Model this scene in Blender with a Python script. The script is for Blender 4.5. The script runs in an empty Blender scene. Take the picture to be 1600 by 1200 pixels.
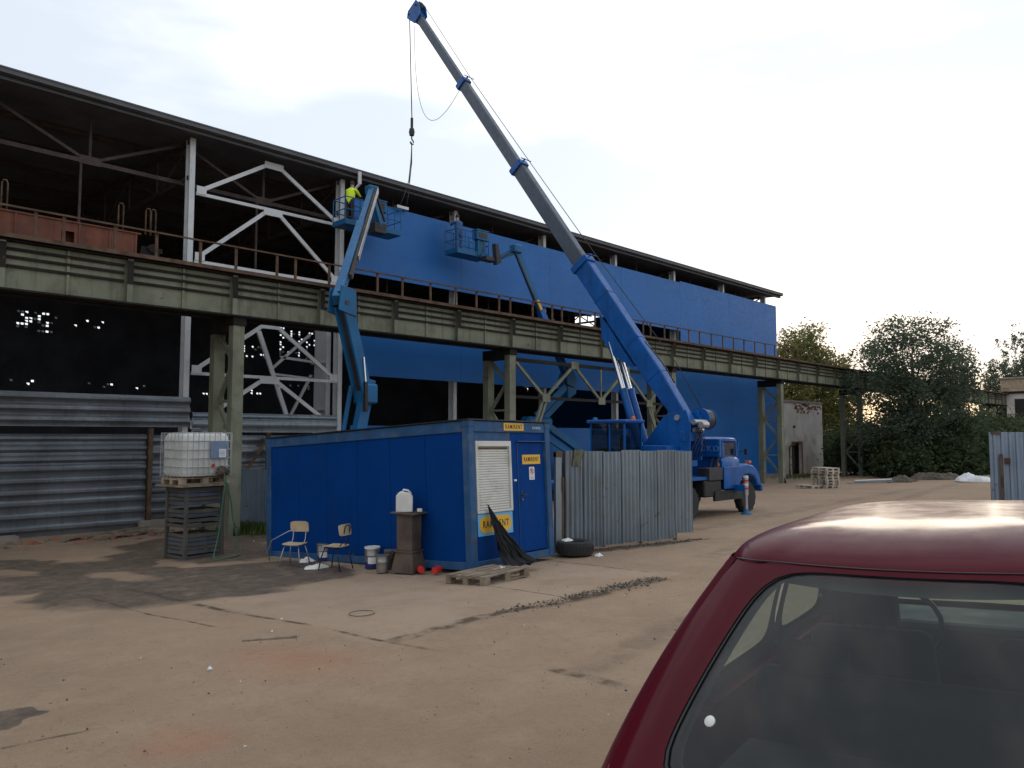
import bpy, math, random
import numpy as np
from mathutils import Vector, Matrix
random.seed(7); RNG = np.random.default_rng(7)
R = math.radians
sc = bpy.context.scene
col = sc.collection

# ------------------------------------------------------------------ camera
EYE = 2.35
AX = R(44.66)                       # angle between the view and the hall's long axis (world X)
PITCH = math.atan(82 / 1200)
fwd = Vector((math.cos(AX) * math.cos(PITCH), math.sin(AX) * math.cos(PITCH), math.sin(PITCH)))
cam = bpy.data.cameras.new('camera'); cam.sensor_width = 36; cam.lens = 27.0
cam.clip_start = 0.05; cam.clip_end = 3000
cam_o = bpy.data.objects.new('camera', cam); col.objects.link(cam_o)
cam_o.location = (0, 0, EYE); cam_o.rotation_euler = fwd.to_track_quat('-Z', 'Y').to_euler()
sc.camera = cam_o

# ------------------------------------------------------------------ sky, sun, exposure
SUN_AZ, SUN_EL = R(20), R(9)        # low evening sun, veiled by cloud, beyond the trees on the right
sdir = Vector((math.cos(SUN_AZ) * math.cos(SUN_EL), math.sin(SUN_AZ) * math.cos(SUN_EL), math.sin(SUN_EL)))
w = bpy.data.worlds.new('World'); sc.world = w; w.use_nodes = True
nt = w.node_tree; N = nt.nodes; L = nt.links; N.clear()
def wn(t, **k):
    n = N.new(t)
    for a, b in k.items(): setattr(n, a, b)
    return n
sky = wn('ShaderNodeTexSky', sky_type='NISHITA', sun_disc=False, sun_elevation=SUN_EL, sun_rotation=math.pi / 2 - SUN_AZ,
         air_density=1.2, dust_density=3.0)
tc = wn('ShaderNodeTexCoord')
mp = wn('ShaderNodeMapping'); mp.inputs['Scale'].default_value = (1.0, 1.0, 3.2); mp.inputs['Location'].default_value = (.4, .7, .1)
L.new(tc.outputs['Generated'], mp.inputs['Vector'])
cn = wn('ShaderNodeTexNoise'); cn.inputs['Scale'].default_value = 2.1; cn.inputs['Detail'].default_value = 5; cn.inputs['Roughness'].default_value = .52
L.new(mp.outputs[0], cn.inputs['Vector'])
cr = wn('ShaderNodeValToRGB'); cr.color_ramp.interpolation = 'EASE'
cr.color_ramp.elements[0].position = .40; cr.color_ramp.elements[0].color = (5.9, 6.5, 7.3, 1)
cr.color_ramp.elements[1].position = .63; cr.color_ramp.elements[1].color = (9.2, 9.4, 9.6, 1)
L.new(cn.outputs['Fac'], cr.inputs[0])
# the cloud is brighter towards the veiled sun and warm low down there
dt = wn('ShaderNodeVectorMath', operation='DOT_PRODUCT'); dt.inputs[1].default_value = (math.cos(SUN_AZ), math.sin(SUN_AZ), .05)
L.new(tc.outputs['Generated'], dt.inputs[0])
mr = wn('ShaderNodeMapRange'); mr.inputs[1].default_value = -1; mr.inputs[2].default_value = 1; mr.inputs[3].default_value = .72; mr.inputs[4].default_value = 1.12
L.new(dt.outputs['Value'], mr.inputs[0])
mul = wn('ShaderNodeVectorMath', operation='SCALE'); L.new(cr.outputs[0], mul.inputs[0]); L.new(mr.outputs[0], mul.inputs['Scale'])
sx = wn('ShaderNodeSeparateXYZ'); L.new(tc.outputs['Generated'], sx.inputs[0])
lo = wn('ShaderNodeMapRange', interpolation_type='SMOOTHSTEP'); lo.inputs[1].default_value = .025; lo.inputs[2].default_value = .085; lo.inputs[3].default_value = 1; lo.inputs[4].default_value = 0
L.new(sx.outputs['Z'], lo.inputs[0])
azm = wn('ShaderNodeMapRange', interpolation_type='SMOOTHSTEP'); azm.inputs[1].default_value = .90; azm.inputs[2].default_value = .995
L.new(dt.outputs['Value'], azm.inputs[0])
gm = wn('ShaderNodeMath', operation='MULTIPLY'); L.new(lo.outputs[0], gm.inputs[0]); L.new(azm.outputs[0], gm.inputs[1])
warm = wn('ShaderNodeMix', data_type='RGBA'); L.new(gm.outputs[0], warm.inputs['Factor']); L.new(mul.outputs[0], warm.inputs['A']); warm.inputs['B'].default_value = (10.2, 8.1, 5.8, 1)
mx = wn('ShaderNodeMix', data_type='RGBA'); mx.inputs['Factor'].default_value = .93
L.new(sky.outputs[0], mx.inputs['A']); L.new(warm.outputs['Result'], mx.inputs['B'])
bg = wn('ShaderNodeBackground'); bg.inputs['Strength'].default_value = .1
L.new(mx.outputs['Result'], bg.inputs['Color'])
wo = wn('ShaderNodeOutputWorld'); L.new(bg.outputs[0], wo.inputs['Surface'])
sl = bpy.data.lights.new('sun', 'SUN'); sl.energy = .4; sl.angle = R(18); sl.color = (1, .86, .68)
so = bpy.data.objects.new('sun', sl); col.objects.link(so); so.location = (60, 30, 40)
so.rotation_euler = (-sdir).to_track_quat('-Z', 'Y').to_euler()
sc.view_settings.view_transform = 'Standard'; sc.view_settings.look = 'None'
sc.view_settings.exposure = 0.45; sc.view_settings.gamma = 1; sc.view_settings.use_curve_mapping = False
sc.render.engine = 'CYCLES'
sc.cycles.max_bounces = 8; sc.cycles.transparent_max_bounces = 16
sc.cycles.use_denoising = True
sc.cycles.sample_clamp_indirect = 6

# ------------------------------------------------------------------ materials
M = {}
def newmat(name):
    m = bpy.data.materials.new(name); m.use_nodes = True
    return m, m.node_tree, m.node_tree.nodes['Principled BSDF']
def nd(t, typ, **k):
    n = t.nodes.new(typ)
    for a, b in k.items(): setattr(n, a, b)
    return n
def setin(t, sock, v):
    if hasattr(v, 'links') or isinstance(v, bpy.types.NodeSocket): t.links.new(v, sock)
    else: sock.default_value = v
def c4(c): return (c[0], c[1], c[2], 1)
def mth(t, op, a, b=0.0, clamp=False):
    n = nd(t, 'ShaderNodeMath', operation=op, use_clamp=clamp); setin(t, n.inputs[0], a); setin(t, n.inputs[1], b); return n.outputs[0]
def mixc(t, f, a, b, mode='MIX'):
    n = nd(t, 'ShaderNodeMix', data_type='RGBA', blend_type=mode)
    setin(t, n.inputs['Factor'], f); setin(t, n.inputs['A'], c4(a) if isinstance(a, tuple) else a); setin(t, n.inputs['B'], c4(b) if isinstance(b, tuple) else b)
    return n.outputs['Result']
def smooth(t, v, a, b, lo=0., hi=1.):
    n = nd(t, 'ShaderNodeMapRange', interpolation_type='SMOOTHSTEP'); setin(t, n.inputs[0], v)
    n.inputs[1].default_value = a; n.inputs[2].default_value = b; n.inputs[3].default_value = lo; n.inputs[4].default_value = hi
    return n.outputs[0]
def noise(t, vec, scale, detail=4, rough=.55, stretch=None, dist=0.):
    if stretch:
        m = nd(t, 'ShaderNodeMapping'); m.inputs['Scale'].default_value = stretch; t.links.new(vec, m.inputs[0]); vec = m.outputs[0]
    n = nd(t, 'ShaderNodeTexNoise'); n.inputs['Scale'].default_value = scale; n.inputs['Detail'].default_value = detail
    n.inputs['Roughness'].default_value = rough; n.inputs['Distortion'].default_value = dist
    t.links.new(vec, n.inputs['Vector']); return n.outputs['Fac']
def pos(t): return nd(t, 'ShaderNodeNewGeometry').outputs['Position']
def mat(name, c, rough=.6, metal=0., var=.25, scale=1.5, dirt=None, dirt_amt=.35, dirt_scale=2., streak=0., rust=0., rust_c=(.11, .045, .02),
        bump=.0, bump_scale=60., spec=.5, coat=0., fine=0.):
    """painted / weathered surface: base colour with broad variation, vertical streaks, dirt and rust patches"""
    m, t, b = newmat(name); p = pos(t)
    n1 = noise(t, p, scale, 4)
    dark = tuple(x * (1 - var) for x in c); light = tuple(min(1, x * (1 + var)) for x in c)
    out = mixc(t, smooth(t, n1, .3, .7), dark, light)
    if fine:
        nf = noise(t, p, 55, 3, .7); out = mixc(t, smooth(t, nf, .35, .75, 0, fine), out, tuple(x * .45 for x in c))
    if streak:
        ns = noise(t, p, 3.2, 3, .6, stretch=(1.6, 1.6, .12)); out = mixc(t, smooth(t, ns, .5, .72, 0, streak), out, tuple(x * .35 for x in c))
    if dirt:
        nn = noise(t, p, dirt_scale, 6, .65); out = mixc(t, smooth(t, nn, .48, .68, 0, dirt_amt), out, dirt)
    rf = None
    if rust:
        nr = noise(t, p, 4.5, 7, .7); nr2 = noise(t, p, 1.1, 2, .5)
        rf = mth(t, 'MULTIPLY', smooth(t, nr, .62 - rust * .2, .70 - rust * .1), smooth(t, nr2, .35, .6), True)
        out = mixc(t, rf, out, rust_c)
    t.links.new(out, b.inputs['Base Color'])
    rn = noise(t, p, 6., 4, .6)
    t.links.new(smooth(t, rn, .25, .75, max(.03, rough - .1), min(1, rough + .12)), b.inputs['Roughness'])
    b.inputs['Specular IOR Level'].default_value = spec
    if rf is not None and metal:
        t.links.new(mth(t, 'MULTIPLY', mth(t, 'SUBTRACT', 1., rf), metal), b.inputs['Metallic'])
    else: b.inputs['Metallic'].default_value = metal
    if coat: b.inputs['Coat Weight'].default_value = coat; b.inputs['Coat Roughness'].default_value = .12
    if bump:
        bn = noise(t, p, bump_scale, 5, .65); bp = nd(t, 'ShaderNodeBump'); bp.inputs['Strength'].default_value = bump; bp.inputs['Distance'].default_value = .01
        t.links.new(bn, bp.inputs['Height']); t.links.new(bp.outputs[0], b.inputs['Normal'])
    M[name] = m; return m
mat('hall_blue', (.010, .122, .40), .45, spec=.3, var=.06, scale=.35, dirt=(.03, .125, .3), dirt_amt=.2, dirt_scale=.6, streak=.06, bump=.25, bump_scale=1.3)
mat('cabin_blue', (.001, .042, .205), .55, spec=.06, var=.08, scale=.8, dirt=(.006, .045, .16), dirt_amt=.3, streak=.12)
mat('cabin_frame', (.023, .085, .205), .55, spec=.25, var=.18, scale=2, dirt=(.10, .13, .17), dirt_amt=.5, dirt_scale=3.5, rust=.25, streak=.3)
mat('crane_blue', (.003, .095, .36), .4, spec=.3, var=.12, scale=1.2, dirt=(.008, .05, .17), dirt_amt=.5, dirt_scale=3.4, coat=.1, streak=.35, fine=.12)
mat('lift_blue', (.010, .118, .28), .5, spec=.3, var=.12, scale=1.5, dirt=(.05, .08, .13), dirt_amt=.45)
mat('letter_blue', (.06, .21, .50), .45, var=.1)
mat('stand_grey', (.085, .08, .07), .8, var=.25, rust=.2)
mat('boom_grey', (.060, .085, .125), .45, var=.15, scale=1.2, dirt=(.05, .06, .08), dirt_amt=.5, streak=.2)
mat('steel_light', (.60, .63, .65), .5, var=.07, scale=.9, dirt=(.3, .29, .27), dirt_amt=.3, streak=.1)
mat('steel_brown', (.055, .04, .034), .75, var=.3, scale=2)
mat('steel_dark', (.03, .03, .033), .6, var=.3)
mat('roof_edge', (.085, .09, .10), .6, var=.15, dirt=(.08, .07, .06), dirt_amt=.5)
mat('roof_under', (.10, .105, .12), .85, var=.25, scale=.6)
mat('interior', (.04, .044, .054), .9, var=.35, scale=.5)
mat('girder_green', (.205, .215, .155), .75, spec=.3, var=.14, scale=.9, dirt=(.10, .09, .065), dirt_amt=.5, dirt_scale=1.6, streak=.45, rust=.1, fine=.2)
mat('girder_dark', (.022, .021, .019), .85, spec=.2, var=.3, rust=.15)
mat('rust', (.115, .075, .052), .85, spec=.2, var=.35, scale=4, dirt=(.07, .05, .04), dirt_amt=.6, bump=.3)
mat('rust_red', (.15, .05, .028), .8, var=.22, scale=1.4, dirt=(.09, .04, .03), dirt_amt=.5, streak=.4)
mat('sheet_dark', (.175, .195, .22), .38, metal=.6, var=.22, scale=.7, streak=.3, dirt=(.14, .135, .13), dirt_amt=.35, dirt_scale=1.1)
mat('sheet_light', (.235, .28, .315), .38, metal=.55, var=.12, scale=.9, streak=.35, dirt=(.22, .22, .2), dirt_amt=.3, rust=.05)
mat('sheet_blue', (.22, .28, .36), .5, metal=.4, var=.12, scale=.9, streak=.3, rust=.1)
mat('concrete', (.27, .25, .22), .9, var=.25, scale=2, dirt=(.12, .1, .085), dirt_amt=.5, bump=.4)
mat('plaster', (.62, .60, .57), .9, var=.12, scale=.6, dirt=(.28, .25, .22), dirt_amt=.5, dirt_scale=.9, bump=.2)
mat('brick', (.27, .09, .055), .9, var=.35, scale=6, bump=.4)
mat('wood_old', (.23, .18, .13), .85, var=.3, scale=5, dirt=(.1, .08, .06), dirt_amt=.5, bump=.3)
mat('wood_new', (.36, .28, .20), .8, var=.2, scale=5, dirt=(.2, .14, .09), dirt_amt=.4)
mat('wood_pale', (.50, .44, .36), .85, var=.15, scale=5, dirt=(.3, .25, .19), dirt_amt=.35)
mat('birch', (.55, .43, .28), .5, var=.1, scale=7)
mat('chrome', (.75, .75, .76), .16, metal=1., var=.05)
mat('galv', (.42, .43, .44), .42, metal=.8, var=.15)
mat('rubber', (.022, .022, .024), .8, var=.3, scale=6, dirt=(.07, .06, .05), dirt_amt=.5, bump=.3)
mat('black', (.012, .012, .013), .5, var=.2)
mat('tarp_black', (.006, .0065, .008), .55, spec=.16, var=.3, scale=3)
mat('white_plastic', (.72, .72, .69), .45, var=.05, dirt=(.45, .42, .36), dirt_amt=.3)
mat('tank_plastic', (.66, .67, .63), .38, var=.05, scale=2, dirt=(.42, .40, .34), dirt_amt=.5, dirt_scale=1.4)
mat('shutter', (.62, .62, .58), .5, var=.05, dirt=(.35, .33, .28), dirt_amt=.4)
mat('yellow_sign', (.75, .42, .03), .5, var=.05, dirt=(.4, .28, .06), dirt_amt=.25)
mat('sky_sign', (.13, .42, .70), .5, var=.05)
mat('white_sign', (.72, .73, .75), .5, var=.03)
mat('ink', (.02, .016, .014), .6, var=.0)
mat('ink_red', (.5, .03, .02), .6, var=.0)
mat('label_blue', (.16, .22, .33), .5, var=.12, scale=9)
mat('red_plastic', (.55, .02, .02), .45, var=.1)
mat('orange', (.6, .12, .02), .4, var=.1)
mat('hose_green', (.03, .13, .075), .5, var=.15)
mat('pedestal', (.085, .062, .048), .75, var=.3, scale=3, dirt=(.14, .11, .09), dirt_amt=.5, rust=.2, bump=.3)
mat('tin', (.36, .35, .33), .38, metal=.75, var=.2, scale=4)
mat('bucket_blue', (.02, .03, .16), .45, var=.15)
mat('jacket', (.62, .82, .02), .7, var=.1, scale=8)
mat('coverall', (.035, .10, .24), .85, var=.2, scale=8)
mat('trousers', (.03, .035, .05), .85, var=.2, scale=8)
mat('skin', (.42, .24, .17), .55, var=.08)
mat('hair', (.02, .016, .014), .7, var=.2)
mat('cloth', (.13, .13, .09), .9, var=.25, scale=8)
mat('car_paint', (.078, .004, .011), .4, metal=.0, var=.06, scale=2, coat=.25, spec=.03, dirt=(.07, .008, .014), dirt_amt=.1)
mat('car_black', (.010, .011, .012), .35, var=.1)
mat('car_trim', (.028, .03, .033), .8, var=.15, scale=6)
mat('seat_fabric', (.010, .011, .013), .9, var=.2, scale=14)
mat('headliner', (.09, .09, .09), .95, var=.05)
mat('bark', (.06, .048, .036), .9, var=.3, scale=6, bump=.5)
mat('stone', (.15, .135, .12), .9, var=.35, scale=5, bump=.3)
mat('soil', (.10, .08, .062), .95, var=.3, scale=5, bump=.5, bump_scale=25)
mat('pebble', (.24, .205, .17), .9, var=.35, scale=9)
mat('cable', (.03, .03, .032), .5, var=.1)

def leaf_mat(name, c, c2, c3=None):
    m, t, b = newmat(name); p = pos(t)
    n1 = noise(t, p, .55, 3); n2 = noise(t, p, 6., 2)
    o = mixc(t, smooth(t, n1, .35, .65), c, c2)
    o = mixc(t, smooth(t, n2, .45, .75, 0, .5), o, c3 or tuple(x * 1.5 for x in c2))
    t.links.new(o, b.inputs['Base Color']); b.inputs['Roughness'].default_value = .6; b.inputs['Specular IOR Level'].default_value = .25
    tr = nd(t, 'ShaderNodeBsdfTranslucent'); t.links.new(o, tr.inputs['Color'])
    mxs = nd(t, 'ShaderNodeMixShader'); mxs.inputs[0].default_value = .42
    t.links.new(b.outputs[0], mxs.inputs[1]); t.links.new(tr.outputs[0], mxs.inputs[2])
    t.links.new(mxs.outputs[0], t.nodes['Material Output'].inputs['Surface']); M[name] = m
leaf_mat('leaf_dark', (.042, .064, .030), (.075, .105, .05))
leaf_mat('leaf_ash', (.062, .090, .058), (.105, .140, .090))
leaf_mat('leaf_poplar', (.13, .17, .055), (.26, .23, .08), (.38, .24, .09))
leaf_mat('leaf_grass', (.06, .09, .025), (.10, .13, .04))
leaf_mat('leaf_bush', (.036, .055, .026), (.065, .09, .038))

def glass(name, tint, rough=.02, refl=1.0):
    m, t, b = newmat(name); t.nodes.remove(b)
    tr = nd(t, 'ShaderNodeBsdfTransparent'); tr.inputs[0].default_value = c4(tint)
    gl = nd(t, 'ShaderNodeBsdfGlossy'); gl.inputs['Roughness'].default_value = rough; gl.inputs[0].default_value = (refl, refl, refl, 1)
    fr = nd(t, 'ShaderNodeFresnel'); ge = nd(t, 'ShaderNodeNewGeometry'); mi_ = nd(t, 'ShaderNodeMapRange'); t.links.new(ge.outputs['Backfacing'], mi_.inputs[0]); mi_.inputs[3].default_value = 1.52; mi_.inputs[4].default_value = 1 / 1.52; t.links.new(mi_.outputs[0], fr.inputs[0])
    mxs = nd(t, 'ShaderNodeMixShader'); t.links.new(fr.outputs[0], mxs.inputs[0]); t.links.new(tr.outputs[0], mxs.inputs[1]); t.links.new(gl.outputs[0], mxs.inputs[2])
    t.links.new(mxs.outputs[0], t.nodes['Material Output'].inputs['Surface']); M[name] = m
glass('glass_car', (.70, .80, .75)); glass('glass_cab', (.62, .66, .68)); glass('glass_dirty', (.22, .23, .22), .3)

# ------------------------------------------------------------------ ground height
GY = [-400, -60, -6, 0, 9.5, 23.5, 200, 4000]; GZ = [.62, .62, .60, .43, 0, -.62, -.65, -.65]
def gz(x, y): return float(np.interp(y, GY, GZ))

# ------------------------------------------------------------------ mesh helpers
MW = {}
class MB:
    def __init__(s): s.v = []; s.f = []; s.mi = []
    def add(s, vs, fs, mi=0):
        o = len(s.v); s.v += [tuple(v) for v in vs]; s.f += [tuple(i + o for i in q) for q in fs]; s.mi += [mi] * len(fs); return s
    def box(s, c, size, rot=None, mi=0):
        x, y, z = (q / 2 for q in size); vs = [Vector((a, b, d)) for a in (-x, x) for b in (-y, y) for d in (-z, z)]
        if rot is not None: vs = [rot @ v for v in vs]
        c = Vector(c); return s.add([v + c for v in vs], [(0, 1, 3, 2), (4, 6, 7, 5), (0, 4, 5, 1), (2, 3, 7, 6), (0, 2, 6, 4), (1, 5, 7, 3)], mi)
    def b2(s, lo, hi, mi=0):
        return s.box([(a + b) / 2 for a, b in zip(lo, hi)], [abs(b - a) for a, b in zip(lo, hi)], None, mi)
    def frame(s, p0, p1, up=(0, 0, 1)):
        d = (Vector(p1) - Vector(p0)); l = d.length; d.normalize(); u = Vector(up)
        sd = d.cross(u)
        if sd.length < 1e-4: sd = d.cross(Vector((1, 0, 0)))
        sd.normalize(); u = sd.cross(d).normalized(); return d, sd, u, l
    def bar(s, p0, p1, w, h, up=(0, 0, 1), w1=None, h1=None, mi=0):
        d, sd, u, l = s.frame(p0, p1, up); w1 = w if w1 is None else w1; h1 = h if h1 is None else h1; vs = []
        for p, a, b in ((Vector(p0), w / 2, h / 2), (Vector(p1), w1 / 2, h1 / 2)):
            vs += [p - sd * a - u * b, p + sd * a - u * b, p + sd * a + u * b, p - sd * a + u * b]
        return s.add(vs, [(3, 2, 1, 0), (4, 5, 6, 7), (0, 1, 5, 4), (1, 2, 6, 5), (2, 3, 7, 6), (3, 0, 4, 7)], mi)
    def ibar(s, p0, p1, w, h, t=.02, up=(0, 0, 1)):
        d, sd, u, l = s.frame(p0, p1, up); o = u * (h / 2 - t / 2)
        s.bar(Vector(p0) + o, Vector(p1) + o, w, t, u); s.bar(Vector(p0) - o, Vector(p1) - o, w, t, u); s.bar(p0, p1, t, h - 2 * t - .001, u); return s
    def tube(s, p0, p1, r, n=10, r1=None, cap=True, mi=0):
        d, sd, u, l = s.frame(p0, p1); r1 = r if r1 is None else r1; vs = []
        for p, q in ((Vector(p0), r), (Vector(p1), r1)):
            vs += [p + sd * math.cos(2 * math.pi * i / n) * q + u * math.sin(2 * math.pi * i / n) * q for i in range(n)]
        fs = [(i, (i + 1) % n, n + (i + 1) % n, n + i) for i in range(n)]
        if cap: fs += [tuple(range(n))[::-1], tuple(range(n, 2 * n))]
        return s.add(vs, fs, mi)
    def path(s, pts, r, n=8, mi=0):
        pts = [Vector(p) for p in pts]; vs = []; m = len(pts); u = Vector((0, 0, 1))
        for k, p in enumerate(pts):
            d = (pts[min(k + 1, m - 1)] - pts[max(k - 1, 0)]).normalized(); sd = d.cross(u)
            if sd.length < .05: sd = d.cross(Vector((1, 0, 0)))
            sd.normalize(); u2 = sd.cross(d).normalized(); rr = r[k] if isinstance(r, (list, tuple)) else r
            vs += [p + sd * math.cos(2 * math.pi * i / n) * rr + u2 * math.sin(2 * math.pi * i / n) * rr for i in range(n)]
        fs = [(k * n + i, k * n + (i + 1) % n, (k + 1) * n + (i + 1) % n, (k + 1) * n + i) for k in range(m - 1) for i in range(n)]
        fs += [tuple(range(n))[::-1], tuple(range((m - 1) * n, m * n))]; return s.add(vs, fs, mi)
    def lathe(s, prof, c=(0, 0, 0), n=24, axis='z', rot=None, mi=0):
        vs = []; m = len(prof); c = Vector(c)
        for r, z in prof:
            for i in range(n):
                a = 2 * math.pi * i / n; v = Vector((r * math.cos(a), r * math.sin(a), z))
                if axis == 'x': v = Vector((v.z, v.x, v.y))
                if axis == 'y': v = Vector((v.y, v.z, v.x))
                if rot is not None: v = rot @ v
                vs.append(v + c)
        fs = [(k * n + i, k * n + (i + 1) % n, (k + 1) * n + (i + 1) % n, (k + 1) * n + i) for k in range(m - 1) for i in range(n)]
        if prof[0][0] > 1e-5 and prof[0] != prof[-1]: fs.append(tuple(range(n))[::-1])
        if prof[-1][0] > 1e-5 and prof[0] != prof[-1]: fs.append(tuple(range((m - 1) * n, m * n)))
        return s.add(vs, fs, mi)
    def prism(s, poly, off, mi=0):
        """poly: 3D points of a planar outline, off: extrusion vector"""
        n = len(poly); o = Vector(off); vs = [Vector(p) for p in poly] + [Vector(p) + o for p in poly]
        return s.add(vs, [tuple(range(n))[::-1], tuple(range(n, 2 * n))] + [(i, (i + 1) % n, n + (i + 1) % n, n + i) for i in range(n)], mi)
    def corr(s, o, along, upv, nrm, period, amp, th=.004, kind='sin', wob=0., mi=0):
        """corrugated sheet: ribs run along upv, profile along 'along'"""
        o, a, u, n = Vector(o), Vector(along), Vector(upv), Vector(nrm).normalized(); l = a.length; a = a.normalized(); prof = []
        k = max(1, round(l / period)); pr = l / k
        for i in range(k):
            if kind == 'sin': q = [(j / 6, math.sin(2 * math.pi * j / 6)) for j in range(6)]
            elif kind == 'wave': q = [(0, -1), (.26, -1), (.36, -.45), (.46, .45), (.54, 1), (.74, 1), (.82, .45), (.92, -.45)]
            else: q = [(0, -1), (.42, -1), (.52, 1), (.90, 1)]
            prof += [((i + t) * pr, v) for t, v in q]
        prof.append((l, prof[0][1]))
        rows = 2 if not wob else 7; vs = []
        for side in (0, th):
            for r in range(rows):
                fr = r / (rows - 1)
                for x, h in prof:
                    wv = wob * math.sin(3.1 * x + 5.3 * fr + o.x * 2) * (math.sin(fr * 6.1 + o.y)) if wob else 0
                    vs.append(o + a * x + u * fr + n * (h * amp + side + wv))
        m = len(prof); fs = []
        for r in range(rows - 1):
            for i in range(m - 1):
                q = (r * m + i, r * m + i + 1, (r + 1) * m + i + 1, (r + 1) * m + i); fs.append(q[::-1]); fs.append(tuple(x + rows * m for x in q))
        e = rows * m
        for i in range(m - 1):
            fs.append((i, i + 1, e + i + 1, e + i)); j = (rows - 1) * m + i; fs.append((e + j, e + j + 1, j + 1, j))
        for r in range(rows - 1):
            fs.append((r * m, e + r * m, e + (r + 1) * m, (r + 1) * m)); j = m - 1; fs.append(((r + 1) * m + j, e + (r + 1) * m + j, e + r * m + j, r * m + j))
        return s.add(vs, fs, mi)
    def build(s, name, material, parent=None, world=False, smooth=False, bevel=0, kind=None, label=None, seg=1):
        vs = s.v
        if parent is not None and world:
            inv = MW[parent.name].inverted(); vs = [tuple(inv @ Vector(v)) for v in vs]
        me = bpy.data.meshes.new(name); me.from_pydata(vs, [], s.f); me.validate(); me.update()
        mats = material if isinstance(material, (list, tuple)) else [material]
        for m in mats: me.materials.append(M[m])
        if len(mats) > 1 and len(me.polygons) == len(s.mi): me.polygons.foreach_set('material_index', s.mi)
        if smooth:
            me.polygons.foreach_set('use_smooth', [True] * len(me.polygons))
            if smooth is not True: me.set_sharp_from_angle(angle=R(smooth))
        return link(name, me, parent, bevel, kind, label, seg)
def link(name, me, parent=None, bevel=0, kind=None, label=None, seg=1):
    o = bpy.data.objects.new(name, me); col.objects.link(o)
    if parent is not None: o.parent = parent; MW[o.name] = MW[parent.name]
    else: MW[o.name] = Matrix.Identity(4)
    if bevel:
        b = o.modifiers.new('bevel', 'BEVEL'); b.width = bevel; b.segments = seg; b.limit_method = 'ANGLE'; b.angle_limit = R(40)
    if kind: o['kind'] = kind
    if label: o['label'] = label
    return o
def tag(o, label, cat, group=None, kind=None):
    o['label'] = label; o['category'] = cat
    if group: o['group'] = group
    if kind: o['kind'] = kind
    return o
def thing(name, label, cat, loc=(0, 0, 0), rot=(0, 0, 0), group=None):
    o = bpy.data.objects.new(name, None); col.objects.link(o); o.empty_display_size = .2
    m = Matrix.Translation(Vector(loc)) @ (rot.to_4x4() if isinstance(rot, Matrix) else Matrix.Rotation(rot[2], 4, 'Z') @ Matrix.Rotation(rot[1], 4, 'Y') @ Matrix.Rotation(rot[0], 4, 'X'))
    o.matrix_world = m; MW[o.name] = m; return tag(o, label, cat, group)
def copy_part(src, parent, offset):
    o = src.copy(); col.objects.link(o); o.parent = parent; o.location = Vector(src.location) + Vector(offset); MW[o.name] = MW[parent.name]; return o
def np_mesh(name, verts, faces, material, parent=None, kind=None, smooth=False):
    me = bpy.data.meshes.new(name); nv, nf = len(verts), len(faces); k = faces.shape[1]
    me.vertices.add(nv); me.vertices.foreach_set('co', verts.astype(np.float32).ravel())
    me.loops.add(nf * k); me.loops.foreach_set('vertex_index', faces.astype(np.int32).ravel())
    me.polygons.add(nf); me.polygons.foreach_set('loop_start', np.arange(nf, dtype=np.int32) * k)
    me.update(calc_edges=True); me.validate(); me.materials.append(M[material])
    if smooth: me.polygons.foreach_set('use_smooth', [True] * nf)
    return link(name, me, parent, 0, kind)
def lettering(text, size, material, parent, mtx, name='lettering', depth=.0015, sx=1.0, bold=.0):
    c = bpy.data.curves.new(name, 'FONT'); c.body = text; c.size = size; c.extrude = depth; c.align_x = 'CENTER'; c.align_y = 'CENTER'; c.offset = bold; c.resolution_u = 3; c.space_character = 1.24
    o = bpy.data.objects.new(name + '_tmp', c); col.objects.link(o)
    bpy.context.view_layer.update()
    me = bpy.data.meshes.new_from_object(o.evaluated_get(bpy.context.evaluated_depsgraph_get())); bpy.data.objects.remove(o); bpy.data.curves.remove(c)
    me.transform(mtx @ Matrix.Diagonal((sx, 1, 1, 1))); me.materials.clear(); me.materials.append(M[material]); me.name = name
    return link(name, me, parent)

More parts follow.
